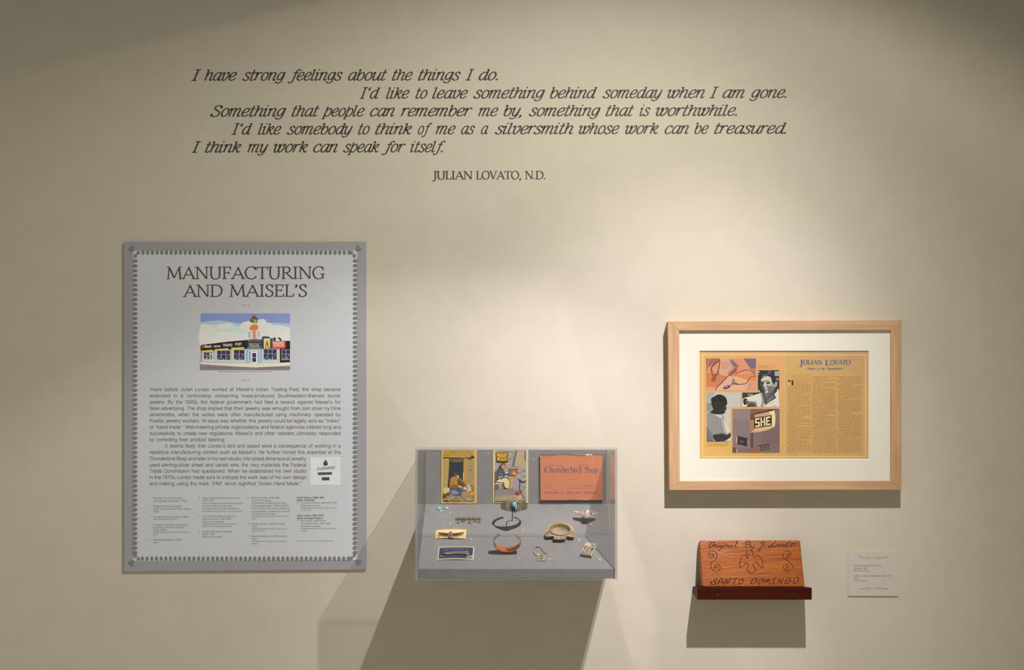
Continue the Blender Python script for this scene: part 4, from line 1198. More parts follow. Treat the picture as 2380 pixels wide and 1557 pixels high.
# the sleeve: a slightly wavy clear film just in front
m_film = acrylic('clear_film')
nt = m_film.node_tree
nzf = nt.nodes.new('ShaderNodeTexNoise'); nzf.inputs['Scale'].default_value = 60
tcf = nt.nodes.new('ShaderNodeTexCoord'); bpf = nt.nodes.new('ShaderNodeBump'); bpf.inputs['Strength'].default_value = 0.8; bpf.inputs['Distance'].default_value = 0.003
nt.links.new(tcf.outputs['Object'], nzf.inputs['Vector']); nt.links.new(nzf.outputs['Fac'], bpf.inputs['Height'])
glf = [n for n in nt.nodes if n.type == 'BSDF_GLOSSY'][0]
glf.inputs['Roughness'].default_value = 0.12
nt.links.new(bpf.outputs[0], glf.inputs['Normal'])
NX, NY = 24, 16
vs = []
for j in range(NY + 1):
    for i in range(NX + 1):
        x = 1253.6 + 149.6 * i / NX
        y = 1054.2 + 109.6 * j / NY
        e_ = min(i, NX - i) / NX
        vs.append(wp(x, y, D0 + 6.0 + 1.2 * math.sin(i * .5 + j * .33) * min(1, e_ * 6) * (0.5 + 0.5 * i / NX)))
fs = [[j * (NX + 1) + i, j * (NX + 1) + i + 1, (j + 1) * (NX + 1) + i + 1, (j + 1) * (NX + 1) + i] for j in range(NY) for i in range(NX)]
o = mesh_obj('clear_sleeve', vs, fs, m_film, bro[0], smooth=True)
sm_ = o.modifiers.new('film_thickness', 'SOLIDIFY'); sm_.thickness = 0.0002
for (x, y) in ((1262, 1062), (1395, 1062), (1262, 1156), (1395, 1156)):
    b = MB()
    b.tube([wp(x, y, D0 + .7), wp(x, y, D0 + 4.9)], 2.0 * S, CASE, 8)
    b.build('standoff', bro[0])

# ------------------------------------------------------------------ small things on the sloping floor
UX = Vector((1, 0, 0))
UV = Vector((0, math.cos(ANG), math.sin(ANG)))
def on_floor(name, px, py, label, cat, group=None):
    return empty(name, deck(px, py), label, cat, group, rot=DROT)

# turquoise cabochons
def turq(name, c1, c2, dark=None, scale=300):
    m, nt, p = new_mat(name)
    p.inputs['Roughness'].default_value = 0.18
    rmp = noise_mix(m, nt, p, c1, c2, nscale=scale, detail=4)
    if dark:
        e_ = rmp.color_ramp.elements.new(0.30)
        e_.color = (*dark, 1)
        rmp.color_ramp.elements[0].position = 0.25
        rmp.color_ramp.elements[0].color = (*dark, 1)
        e2 = rmp.color_ramp.elements.new(0.40)
        e2.color = (*c1, 1)
    return m
F4 = (1000, 1165, 10.377)
def f4(x, y): return (F4[0] + x / F4[2], F4[1] + y / F4[2])
CAB = [((210, 170), 74, 52, .1, (0.19, 0.40, 0.38), (0.30, 0.52, 0.50), 'blue-green oval turquoise cabochon, brightest and leftmost of the three loose stones'),
       ((392, 165), 64, 48, -.35, (0.27, 0.42, 0.38), (0.33, 0.48, 0.43), 'grey-green oval turquoise cabochon, right-hand one of the three loose stones'),
       ((258, 238), 54, 34, .2, (0.36, 0.42, 0.33), (0.42, 0.46, 0.38), 'small pale greenish cabochon lying in front of the two bluer loose stones')]
for (c, rx, ry, rot_, c1, c2, lab) in CAB:
    px, py = f4(*c)
    e = MB()
    ctr = deck(px, py)
    rx_, ry_ = rx / F4[2] * .955 * S, ry / F4[2] * .955 * S * 1.45
    ax = (UX * math.cos(rot_) + UV * math.sin(rot_)) * rx_
    ay = (UV * math.cos(rot_) - UX * math.sin(rot_)) * ry_
    e.dome(ctr, ax, ay, NRM * rx_ * .62, turq('turquoise', c1, c2), 24, 7)
    o = e.build('turquoise_cabochon', smooth=True)
    tag(o, lab, 'gemstone', 'loose turquoise cabochons')

# bar pin
e = on_floor('bar_pin', *f4(920, 470), 'long narrow tarnished silver bar pin with dangling charms, below the doorway postcard', 'brooch')
b = MB()
top = []
pts = [(600, 425), (615, 385), (650, 368)]
for k in range(9):
    x = 680 + k * 62
    pts += [(x, 388), (x + 30, 368)]
pts += [(1240, 385), (1225, 430), (1190, 438), (1100, 428), (1080, 438), (1040, 425), (960, 440), (930, 425), (850, 440), (820, 425), (760, 438), (700, 428), (640, 440)]
b.prism([deck(*f4(*q), h=2.5) for q in pts], -NRM * 1.4 * S, MAT['silver_dull'])
for k in range(11):
    b.dome(deck(*f4(650 + k * 55, 392), h=2.5), UX * 1.6 * S, UV * 1.6 * S, NRM * 1.0 * S, MAT['silver_dull'], 10, 3)
for k in range(10):
    b.prism([deck(*f4(x, y), h=2.62) for x, y in ((660 + k * 56, 408), (700 + k * 56, 408), (690 + k * 56, 426), (668 + k * 56, 426))], -NRM * .2 * S, MAT['silver_dark'])
b.build('bar', e, recalc=True)
for pts in ([(690, 440), (700, 450), (672, 490), (705, 505), (700, 522), (635, 520), (640, 500), (662, 486)],
            [(735, 470), (765, 455), (800, 470), (850, 455), (870, 470), (820, 492), (780, 492)],
            [(930, 438), (955, 450), (950, 478), (992, 500), (985, 532), (950, 515), (935, 512), (910, 536), (905, 500), (930, 478)],
            [(1030, 470), (1060, 458), (1110, 462), (1120, 480), (1070, 492)],
            [(1140, 490), (1160, 468), (1210, 462), (1228, 485), (1190, 512), (1150, 508)]):
    b = MB()
    b.prism([deck(*f4(*q), h=1.8) for q in pts], -NRM * 1.2 * S, MAT['silver_dull'])
    cx_ = sum(q[0] for q in pts) / len(pts)
    b.tube([deck(*f4(cx_, 432), h=1.9), deck(*f4(cx_, min(q[1] for q in pts) + 12), h=1.9)], .5 * S, MAT['silver_dull'], 6)
    b.build('dangling_charm', e, recalc=True)

# the two brooch cards
def floor_card(name, ctr, label, group, quad, arch, paper, ill):
    """Thin card on the floor, bowed up by ARCH along its long middle."""
    e = on_floor(name, ctr[0], ctr[1], label, 'card', group)
    def cm(u, v, h=0.0):
        a = [quad[0][k] * (1 - u) * (1 - v) + quad[1][k] * u * (1 - v) + quad[2][k] * u * v + quad[3][k] * (1 - u) * v for k in (0, 1)]
        z = arch * 4 * u * (1 - u) + 0.25
        return deck(a[0], a[1]) + NRM * (z * S + h)
    b = MB()
    NU, NV = 16, 4
    vs = [cm(i / NU, j / NV, 0.0004) for j in range(NV + 1) for i in range(NU + 1)] + [cm(i / NU, j / NV) for j in range(NV + 1) for i in range(NU + 1)]
    n1 = (NU + 1) * (NV + 1)
    fs = []
    for j in range(NV):
        for i in range(NU):
            q = [j * (NU + 1) + i, j * (NU + 1) + i + 1, (j + 1) * (NU + 1) + i + 1, (j + 1) * (NU + 1) + i]
            fs += [q, [k + n1 for k in q[::-1]]]
    bd = [i for i in range(NU)] + [j * (NU + 1) + NU for j in range(NV)] + [NV * (NU + 1) + i for i in range(NU, 0, -1)] + [j * (NU + 1) for j in range(NV, 0, -1)]
    for k in range(len(bd)):
        a, c = bd[k], bd[(k + 1) % len(bd)]
        fs.append([a, a + n1, c + n1, c])
    b.add(vs, fs, paper)
    return e, cm, b.build('card', e, recalc=True)
def strip(art, cm_pts, c):  # bowed shapes need in-between points
    art.poly(cm_pts, c)
def bowrect(art, x0, y0, x1, y1, c, n=12):
    vs_ = [(x0 + (x1 - x0) * i / n, y) for i in range(n + 1) for y in (y0, y1)]
    art.raw(vs_, [[2 * i, 2 * i + 1, 2 * i + 3, 2 * i + 2] for i in range(n)], c)
def bow(x0, y0, x1, y1, n=10):
    return [(x0 + (x1 - x0) * i / n, y0) for i in range(n + 1)] + [(x1 - (x1 - x0) * i / n, y1) for i in range(n + 1)]
GC = 'printed cards carrying brooches'
e, cm, fcard = floor_card('brooch_card', (1047, 1252), 'cream and orange printed card across the floor seam, carrying a winged brooch', GC,
                   [f4(138, 690), f4(872, 678), f4(857, 915), f4(118, 905)], 2.0, ink((238, 206, 150), IFL), IFL)
art = Art(lambda x, y, h: cm(x, y, 0.00043 + h), IFL, lift=1e-5)
art.STEP = 3e-6
bowrect(art, 0.0, 0.0, 1.0, 0.10, (222, 164, 82)); bowrect(art, 0.0, 0.90, 1.0, 1.0, (224, 160, 84))
bowrect(art, 0.1, 0.12, 0.9, 0.30, (244, 220, 170))
art.line([(0.085, .80), (.10, .62), (.135, .58), (.165, .66), (.17, .80)], .022, (190, 108, 50), True)
art.ell(.125, .80, .03, .09, (214, 138, 70)); art.line([(.07, .92), (.15, .72)], .014, (180, 90, 40))
art.build('printed_border', fcard)
# winged brooch on that card
br = on_floor('winged_brooch', *f4(500, 800), 'slim silver brooch with long swept wings fixed on the cream and orange card', 'brooch')
def bh(x, y, h): return deck(*f4(x, y), h=h)
b = MB()
b.prism([bh(x, y, 5.2) for x, y in ((192, 742), (300, 752), (450, 770), (560, 768), (700, 752), (820, 736), (790, 770), (700, 808), (560, 832), (440, 832), (330, 815), (240, 790))], -NRM * 2.2 * S, MAT['silver_dull'])
for sg in (-1, 1):
    for k in range(4):
        x0 = 490 + sg * (70 + 0 * k)
        b.tube([bh(490 + sg * 55, 782 + k * 14, 5.4), bh(490 + sg * (180 + 0 * k), 780 + k * 12, 5.4), bh(490 + sg * (300 - k * 45), 752 + k * 17, 5.4)], .55 * S, MAT['silver_dark'], 6)
b.build('wings', br, recalc=True)
b = MB(); b.dome(bh(492, 775, 4.6), UX * 4.3 * S, UV * 7.2 * S, NRM * 3.2 * S, MAT['silver_dull'], 20, 5)
b.tube([bh(505, 800, 7.4), bh(480, 770, 8.4), bh(500, 745, 7.4)], .6 * S, MAT['silver_dark'], 6)
b.build('head', br, smooth=True)
b = MB(); b.tube(catmull([tuple(bh(x, y, 4.6)) for x, y in ((440, 838), (460, 862), (500, 870), (540, 862), (562, 838))], False, 4), 1.1 * S, MAT['silver_dull'], 8)
b.build('tail_loop', br, smooth=True)

e, cm, fcard = floor_card('brooch_card', (1061, 1302), 'navy blue card with a cream border at the front left, carrying an arrow brooch', GC,
                   [f4(202, 1112), f4(1066, 1104), f4(1044, 1416), f4(168, 1416)], 1.6, ink((226, 208, 158), IFL), IFL)
art = Art(lambda x, y, h: cm(x, y, 0.00043 + h), IFL, lift=1e-5)
art.STEP = 3e-6
bowrect(art, .03, .06, .967, .925, (62, 66, 92))
for x0, x1, y, w in ((.10, .84, .17, .05), (.14, .70, .25, .04), (.26, .62, .865, .05)):
    x = x0
    while x < x1:
        q = rnd.uniform(.015, .045)
        bowrect(art, x, y - w / 2, min(x1, x + q), y + w / 2, (112, 114, 128), 2)
        x += q + .012
art.line([(.05, .78), (.10, .70), (.13, .78), (.18, .74), (.22, .80)], .03, (140, 140, 150), True)
for cx_ in (.845, .93):
    art.ell(cx_, .77, .042, .125, (176, 164, 160), 12)
    art.ell(cx_, .77, .018, .055, (110, 104, 116), 8)
art.build('printed_field', fcard)
ar = on_floor('arrow_brooch', *f4(620, 1250), 'slender hammered silver brooch shaped like an arrow or feather, fixed on the navy card', 'brooch')
b = MB()
b.prism([bh(x, y, 5.0) for x, y in ((300, 1252), (360, 1228), (480, 1208), (640, 1198), (800, 1196), (905, 1180), (925, 1192), (905, 1222), (930, 1238), (938, 1276), (900, 1282), (800, 1262), (640, 1252), (500, 1262), (400, 1274))], -NRM * 2.6 * S, MAT['silver_dull'])
b.build('shaft', ar, recalc=True, bevel=.8 * S)
b = MB()
for k in range(7):
    x = 440 + k * 62
    b.tube([bh(x, 1214, 5.2), bh(x + 14, 1232, 5.6), bh(x, 1256, 5.2)], .5 * S, MAT['silver_dark'], 6)
b.build('stamped_lines', ar)

# ------------------------------------------------------------------ bracelet 8 on its wire stand
BC_ = Vector(((1194.4 - CX) * S, -96 * S, ZC - 126.0 * S))
def band(name, parent, C, e1, e2, e3, a, bb, hfun, t0, t1, th, mat, n=56, lift=None):
    """Cuff band: ellipse a*e1, bb*e2, width hfun(angle) along e3."""
    vs, fs = [], []
    for i in range(n + 1):
        an = t0 + (t1 - t0) * i / n
        r = e1 * (a * math.cos(an)) + e2 * (bb * math.sin(an))
        nn = (e1 * (math.cos(an) / a) + e2 * (math.sin(an) / bb)).normalized()
        up, dn = hfun(an)
        for (q, z) in ((0, dn), (th, dn * .92), (th, up * .92), (0, up)):
            vs.append(C + r + nn * q + e3 * z)
    for i in range(n):
        for k in range(4):
            fs.append([i * 4 + k, i * 4 + (k + 1) % 4, (i + 1) * 4 + (k + 1) % 4, (i + 1) * 4 + k])
    fs += [[3, 2, 1, 0], [n * 4 + k for k in range(4)]]
    return mesh_obj(name, vs, fs, mat, parent, recalc=True, smooth=False)
EX, EF, EU = Vector((1, 0, 0)), Vector((0, -1, 0)), Vector((0, 0, 1))
br8 = empty('turquoise_bracelet', BC_ - EU * 14 * S, 'silver cuff bracelet set with a big oval turquoise stone, raised on a wire stand', 'bracelet')
def h8(an):
    f = max(0.0, math.cos(an - math.pi / 2))      # 1 at the front
    s_ = 0.5 + 0.5 * math.cos(an - math.pi / 2)
    w = (5.0 + 2.2 * s_ + 5.8 * f ** 2)
    return w * S, -w * S * (0.9 if f > .6 else .85)
band('band', br8, BC_, EX, EF, EU, 28.5 * S, 25 * S, h8, math.pi / 2 - 2.72, math.pi / 2 + 2.72, 1.6 * S, MAT['silver_dull'], 64)
fc = BC_ + EF * 26.5 * S + EX * 0.6 * S
b = MB(); b.dome(fc, EX * 8.9 * S, EU * 13.0 * S, EF * 2.4 * S, MAT['silver_dark'], 28, 3); bez8 = b.build('bezel', br8)
m_t8, nt, p = new_mat('turquoise_matrix')
p.inputs['Roughness'].default_value = 0.15
rmp = noise_mix(m_t8, nt, p, (0.16, 0.36, 0.42), (0.30, 0.54, 0.58), nscale=160, detail=5)
gd = nt.nodes.new('ShaderNodeTexCoord'); vd = nt.nodes.new('ShaderNodeVectorMath'); vd.operation = 'DISTANCE'
vd.inputs[1].default_value = (0.30, 0.30, 0.27)
nz_ = nt.nodes.new('ShaderNodeTexNoise'); nz_.inputs['Scale'].default_value = 5.5; nz_.inputs['Detail'].default_value = 4
mm = nt.nodes.new('ShaderNodeMath'); mm.operation = 'MULTIPLY_ADD'; mm.inputs[1].default_value = -0.75
cr = nt.nodes.new('ShaderNodeValToRGB'); cr.color_ramp.elements[0].position = 0.015; cr.color_ramp.elements[1].position = 0.07
mc = nt.nodes.new('ShaderNodeMix'); mc.data_type = 'RGBA'; mc.inputs[6].default_value = (0.012, 0.018, 0.04, 1)
nt.links.new(gd.outputs['Generated'], vd.inputs[0]); nt.links.new(gd.outputs['Generated'], nz_.inputs['Vector'])
nt.links.new(nz_.outputs['Fac'], mm.inputs[0]); nt.links.new(vd.outputs['Value'], mm.inputs[2])
nt.links.new(mm.outputs[0], cr.inputs[0]); nt.links.new(cr.outputs[0], mc.inputs[0]); nt.links.new(rmp.outputs[0], mc.inputs[7]); nt.links.new(mc.outputs[2], p.inputs['Base Color'])
b = MB(); b.dome(fc + EF * 1.6 * S, EX * 7.2 * S, EU * 11.4 * S, EF * 4.4 * S, m_t8, 30, 8); b.build('stone', bez8, smooth=True)
b = MB()
for k in range(26):
    an = 2 * math.pi * k / 26
    c = fc + EX * 9.4 * S * math.cos(an) + EU * 13.6 * S * math.sin(an) + EF * 1.0 * S
    out = (EX * math.cos(an) + EU * math.sin(an)).normalized()
    tang = out.cross(EF).normalized()
    b.dome(c, out * 1.9 * S, tang * 1.05 * S, EF * 2.2 * S, MAT['silver'], 8, 3)
b.build('beaded_rim', bez8, smooth=True)
for sg in (-1, 1):
    b = MB()
    for (dx, zz, r) in ((13, 8, 1.7), (14, 4, 1.9), (14.4, 0, 2.0), (14, -4, 1.9), (13, -8, 1.7), (18, 5, 1.5), (18.6, 1, 1.5), (18, -3.4, 1.5), (22, 3, 1.2), (22, -2, 1.2), (16, -7, 1.2), (16, 8, 1.2)):
        an = math.acos(min(.98, dx / 29.5))
        c = BC_ + EX * sg * 29.6 * S * math.cos(an) + EF * 26.4 * S * math.sin(an) + EU * zz * S
        nn = (EX * sg * math.cos(an) + EF * math.sin(an)).normalized()
        b.dome(c, nn.orthogonal().normalized() * r * S, nn.cross(nn.orthogonal().normalized()) * r * S, nn * r * S * 1.1, MAT['silver_dull'], 10, 3)
    for zz in (6.5, -6.0):
        pts = []
        for k in range(12):
            an = .22 + 1.0 * k / 11
            pts.append(BC_ + EX * sg * 29.9 * S * math.cos(an) + EF * 26.6 * S * math.sin(an) + EU * zz * (1 + .35 * math.sin(an)) * S)
        b.tube(pts, .7 * S, MAT['silver_dull'], 6)
    b.build('raindrop_ornament', br8, smooth=True)
st = MB()
ft = deck(1190.6, 1210)
st.tube([ft + NRM * .2 * S, Vector((ft.x + .2 * S, -86 * S, ZC - 133.5 * S)), Vector((ft.x + 1.5 * S, -112 * S, ZC - 137 * S)), Vector((ft.x + 2.0 * S, -119.0 * S, ZC - 133 * S))], 1.1 * S, MAT['wire'], 8)
st.dome(ft, UX * 1.9 * S, UV * 1.9 * S, NRM * .8 * S, MAT['wire'], 10, 3)
tag(st.build('bracelet_stand', smooth=False), 'thin grey bent wire stand rising from the case floor under the turquoise bracelet', 'stand')

# ------------------------------------------------------------------ bracelet 9, standing on prongs
P9 = deck(1178.6, 1283)
C9 = P9 + NRM * 27.5 * S
br9 = empty('label_bracelet', P9, 'narrow silver cuff bracelet standing on edge with an orange-red label inside', 'bracelet', rot=DROT)
def h9(an):
    f = 0.5 - 0.5 * math.sin(an)
    w = 3.4 + 5.8 * f ** 1.4
    return w * S, -w * S
t0, t1 = math.radians(90 + 30 - 360), math.radians(90 - 30)
bnd9 = band('band', br9, C9, UX, NRM, UV, 28.6 * S, 20.5 * S, h9, t0, t1, 1.2 * S, MAT['silver_dull'], 60)
vs, fs = [], []
n_ = 30
for i in range(n_ + 1):
    an = math.radians(-152 + 124 * i / n_)
    r = UX * 28.3 * S * math.cos(an) + NRM * 20.2 * S * math.sin(an)
    up, dn = h9(an)
    nn = (UX * math.cos(an) / 28.3 + NRM * math.sin(an) / 20.2).normalized()
    vs += [C9 + r + UV * up * .80, C9 + r + UV * dn * .80, C9 + r + nn * .2 * S + UV * dn * .80, C9 + r + nn * .2 * S + UV * up * .80]
for i in range(n_):
    for k in range(4):
        fs.append([i * 4 + k, i * 4 + (k + 1) % 4, (i + 1) * 4 + (k + 1) % 4, (i + 1) * 4 + k])
fs += [[3, 2, 1, 0], [n_ * 4 + k for k in range(4)]]
m_lab, nt, p = new_mat('orange_foil_label')
p.inputs['Roughness'].default_value = 0.3
noise_mix(m_lab, nt, p, (0.36, 0.03, 0.008), (0.70, 0.19, 0.03), nscale=160, detail=3)
lab9 = mesh_obj('paper_label', vs, fs, m_lab, bnd9, recalc=True)
lab9['label'] = 'orange-red label stuck inside the band'
mt = MB()
for x, y in ((1165.5, 1284.5), (1169.5, 1285), (1187.5, 1285), (1193, 1284.5)):
    f_ = deck(x, y)
    xx = 1167.3 if x < 1180 else 1190.3
    mt.tube([f_, Vector((f_.x + (xx - x) * .45 * S, f_.y, f_.z)) + NRM * 9.2 * S + UV * (2.4 if x % 1 else -2.4) * S], .5 * S, MAT['silver'], 6)
tag(mt.build('bracelet_prongs'), 'tiny pale wire prongs propping up the bracelet with the orange label', 'stand')

# ------------------------------------------------------------------ thunderbird ashtray
F7 = (1225, 1170, 10.379)
def f7(x, y): return (F7[0] + x / F7[2], F7[1] + y / F7[2])
def f7d(x, y, h): return deck(*f7(x, y), h=h)
m_ash, nt, p = new_mat('stamped_silver')
p.inputs['Metallic'].default_value = 0.85
p.inputs['Roughness'].default_value = 0.42
noise_mix(m_ash, nt, p, (0.46, 0.38, 0.26), (0.62, 0.53, 0.38), nscale=260, detail=4, bump=.35, bdist=.0004)
ash = on_floor('ashtray', *f7(800, 760), 'silver bird-shaped ashtray with a round bowl and spread wings', 'ashtray')
HA = 9.5
outl = [(700, 435), (740, 408), (790, 398), (840, 400), (890, 424), (922, 470), (1010, 486), (1078, 535), (1122, 592), (1146, 660), (1160, 745), (1148, 785), (1130, 812), (1105, 800), (1080, 812), (1052, 800), (1030, 806), (1000, 786), (972, 800), (930, 782), (938, 820), (958, 852), (922, 844), (905, 858), (880, 848), (860, 870), (835, 854), (806, 868), (780, 854), (752, 872), (728, 855), (700, 868), (676, 852), (650, 858), (634, 848), (650, 810), (640, 780), (612, 796), (585, 780), (556, 800), (528, 785), (500, 806), (475, 788), (446, 786), (432, 750), (436, 700), (470, 612), (505, 545), (560, 500), (620, 482), (688, 472)]
cxa, cya, rxa = 797, 632, 258
dc = f7d(cxa, cya, HA)
RA = rxa / F7[2] * .957 * S
b = MB()
NB = 48
ring = [dc + UX * RA * math.cos(2 * math.pi * k / NB) + UV * RA * .92 * math.sin(2 * math.pi * k / NB) for k in range(NB)]
op = [f7d(x, y, HA) for x, y in outl]
# flange: outline and bowl rim joined with a fan by angle
def ang_(q):
    r_ = q - dc
    return math.atan2(r_.dot(UV), r_.dot(UX)) % (2 * math.pi)
op = sorted(op, key=ang_) if False else op
oa = [ang_(q) for q in op]
bmh = bmesh.new()
ov = [bmh.verts.new(q) for q in op]
rv = [bmh.verts.new(q) for q in ring]
oe = [bmh.edges.new((ov[i], ov[(i + 1) % len(ov)])) for i in range(len(ov))]
re_ = [bmh.edges.new((rv[i], rv[(i + 1) % NB])) for i in range(NB)]
bmesh.ops.triangle_fill(bmh, use_beauty=True, use_dissolve=False, edges=oe + re_)
bmh.verts.index_update()
ftop = [[v.index for v in f.verts] for f in bmh.faces]
nv_ = len(op) + NB
verts_ = op + ring
bmh.free()
ftop = [f for f in ftop if not all(i >= len(op) for i in f)]
th_ = 1.6 * S
vs = verts_ + [q - NRM * th_ for q in verts_]
fs = ftop + [[i + nv_ for i in f[::-1]] for f in ftop]
n1 = len(op)
fs += [[i, i + nv_, (i + 1) % n1 + nv_, (i + 1) % n1] for i in range(n1)]
fs += [[n1 + i, n1 + (i + 1) % NB, n1 + (i + 1) % NB + nv_, n1 + i + nv_] for i in range(NB)]
b.add(vs, fs, m_ash)
flg = b.build('bird_flange', ash, recalc=True)
b = MB()
pf = [(1.02, 0.9), (0.975, 1.1), (0.965, 0.2), (0.945, -4.0), (0.93, -7.2), (0.90, -7.9), (0.0, -8.0)]
vs, fs = [], []
for (r_, z) in pf[:-1]:
    vs += [dc + (UX * math.cos(2 * math.pi * k / NB) + UV * .92 * math.sin(2 * math.pi * k / NB)) * RA * r_ + NRM * z * S for k in range(NB)]
vs.append(dc + NRM * pf[-1][1] * S)
for j in range(len(pf) - 2):
    for k in range(NB):
        fs.append([j * NB + k, j * NB + (k + 1) % NB, (j + 1) * NB + (k + 1) % NB, (j + 1) * NB + k])
l_ = (len(pf) - 2) * NB
for k in range(NB):
    fs.append([l_ + k, l_ + (k + 1) % NB, len(vs) - 1])
b.add(vs, fs, m_ash)
o = b.build('bowl', ash, smooth=False)
so = o.modifiers.new('wall', 'SOLIDIFY'); so.thickness = .9 * S; so.offset = 1.0
b = MB()
for sg in (-1, 1):
    for k in range(3):
        x0 = 797 + sg * (270 + 28 * k)
        b.tube([f7d(x0, 640 + 20 * k, HA + .1), f7d(x0 + sg * 18, 720 + 12 * k, HA + .2), f7d(x0 + sg * 6, 775, HA + .1)], .45 * S, MAT['silver_dark'], 6)
for k in range(5):
    b.tube([f7d(700 + 48 * k, 806, HA + .1), f7d(690 + 54 * k, 848, HA + .1)], .45 * S, MAT['silver_dark'], 6)
b.build('stamped_feathers', flg)

# ------------------------------------------------------------------ thunderbird brooch on its hidden pin
HB = 16.0
tb = empty('thunderbird_brooch', f7d(1420, 260, HB), 'polished silver bird brooch floating above its shadow at the back right of the case', 'brooch', rot=DROT)
b = MB()
outl = [(1130, 182), (1200, 186), (1290, 198), (1385, 196), (1392, 160), (1410, 148), (1445, 150), (1500, 162), (1520, 184), (1490, 190), (1496, 205), (1600, 200), (1702, 206), (1706, 226), (1668, 262), (1610, 290), (1560, 305), (1525, 318), (1520, 345), (1470, 356), (1410, 350), (1368, 345), (1360, 308), (1310, 282), (1250, 262), (1200, 250), (1168, 222)]
tp = [f7d(x, y, HB + 0.6 + 1.6 * (abs(x - 1430) / 290.0) ** 2) for x, y in outl]
cc = f7d(1430, 262, HB + 2.6)
k_ = len(tp)
vs = tp + [cc] + [q - NRM * 1.2 * S for q in tp]
fs = [[i, (i + 1) % k_, k_] for i in range(k_)] + [list(range(2 * k_, k_, -1))] + [[i, i + k_ + 1, (i + 1) % k_ + k_ + 1, (i + 1) % k_] for i in range(k_)]
b.add(vs, fs, MAT['silver_satin'])
b.build('bird_plate', tb, recalc=True)
b = MB(); b.dome(f7d(1440, 172, HB + 1.4), UX * 5.0 * S, UV * 4.4 * S, NRM * 2.2 * S, MAT['silver_satin'], 16, 5); b.build('head', tb, smooth=True)
b = MB()
for (x, y, rx, ry) in ((1425, 290, 45, 40), (1580, 262, 70, 22), (1440, 325, 40, 22), (1490, 318, 34, 20), (1390, 322, 30, 20)):
    b.dome(f7d(x, y, HB + 2.0), UX * rx / 10.38 * S, UV * ry / 10.38 * 1.5 * S, NRM * 2.6 * S, MAT['silver'], 14, 4)
b.build('repousse_boss', tb, smooth=True)
b = MB()
for sg in (-1, 1):
    for k in range(5):
        x0 = 1430 + sg * (90 + 40 * k)
        b.tube([f7d(x0, 205, HB + 2.2 + .6 * k), f7d(x0 + sg * 6, 225 + 0 * k, HB + 2.6 + .6 * k), f7d(x0 - sg * 6, 300 - 16 * k, HB + 1.8 + .6 * k)], .5 * S, MAT['silver_dark'], 6)
b.build('feather_lines', tb)
tag(mesh := (lambda mb: (mb.tube([f7d(1430, 262, .1), f7d(1430, 262, HB)], 1.6 * S, MAT['wire'], 8), mb.build('brooch_post'))[1])(MB()), 'short grey post holding the bird brooch clear of the case floor', 'stand')

# ------------------------------------------------------------------ keychain
kc = on_floor('keychain', *f7(350, 1290), 'small keychain with an open wire ring and a square stamped tag', 'keychain')
b = MB()
rg = catmull([(290, 1038), (235, 1042), (190, 1075), (158, 1130), (170, 1196), (220, 1238), (285, 1228), (330, 1200)], False, 4)
b.tube([f7d(x, y, 2.0) for x, y in rg], .85 * S, MAT['silver'], 8)
rg = catmull([(290, 1038), (325, 1050), (350, 1085), (385, 1140), (430, 1180), (470, 1188), (462, 1214), (420, 1212), (370, 1200), (330, 1200)], False, 4)
b.tube([f7d(x, y, 2.2) for x, y in rg], .85 * S, MAT['silver'], 8)
for x in (230, 285):
    b.dome(f7d(x, 1036, 2.4), UX * 2.3 * S, UV * 2.0 * S, NRM * 1.8 * S, MAT['silver'], 12, 5, True)
b.build('wire_ring', kc, smooth=True)
b = MB()
m_tag, nt, p = new_mat('stamped_tag')
p.inputs['Metallic'].default_value = .7
p.inputs['Roughness'].default_value = .45
noise_mix(m_tag, nt, p, (0.36, 0.31, 0.18), (0.56, 0.49, 0.31), nscale=300, detail=3, bump=.3, bdist=.0003)
b.prism([f7d(x, y, 1.9) for x, y in ((262, 1212), (300, 1196), (345, 1176), (395, 1196), (438, 1208), (448, 1230), (452, 1350), (440, 1372), (290, 1388), (262, 1372), (252, 1300))], -NRM * 1.6 * S, m_tag)
ktag = b.build('square_tag', kc, recalc=True)
b = MB()
for pts in (((300, 1290), (340, 1255), (350, 1232), (360, 1255), (410, 1275)), ((350, 1255), (345, 1330)), ((310, 1330), (350, 1318), (395, 1325)), ((345, 1330), (352, 1362))):
    b.tube([f7d(x, y, 2.0) for x, y in pts], .7 * S, MAT['silver_dark'], 6)
b.build('stamped_bird', ktag)

# ------------------------------------------------------------------ lighter
m_lt = plain('lighter_silver', (0.72, 0.61, 0.46), 0.34, 0.55)
m_ld = plain('lighter_recess', (0.05, 0.032, 0.02), 0.6)
m_lb = plain('lighter_end', (0.30, 0.25, 0.19), 0.45, 0.5)
lt = on_floor('pocket_lighter', *f7(1440, 1200), 'silver pocket lighter with raised block initials and a small turquoise', 'lighter')
HL = 7.5
q = [f7d(1418, 928, HL), f7d(1692, 972, HL), f7d(1556, 1252, HL), f7d(1284, 1206, HL)]
def lq(u, v, h=0.0):
    return q[0] * (1 - u) * (1 - v) + q[1] * u * (1 - v) + q[2] * u * v + q[3] * (1 - u) * v + NRM * h * S
b = MB(); b.prism(q, -NRM * (HL - .1) * S, m_lt)
b.m = [0, 0, 0, 0, 0, 0]
o = b.build('body', lt, recalc=True, bevel=.9 * S)
b = MB()
e0, e1 = lq(0.02, 1.0, -.6), lq(.98, 1.0, -.6)
dn_ = -UV * .35 * S
b.prism([e0 + dn_, e1 + dn_, e1 + dn_ - NRM * (HL - 1.4) * S, e0 + dn_ - NRM * (HL - 1.4) * S], UV * .5 * S, m_lb)
b.build('end_cap', lt, recalc=True)
b = MB()
b.prism([lq(.03, .30, .08), lq(.90, .30, .08), lq(.90, .97, .08), lq(.03, .97, .08)], -NRM * .1 * S, m_ld)
dgr = b.build('dark_ground', lt, recalc=True)
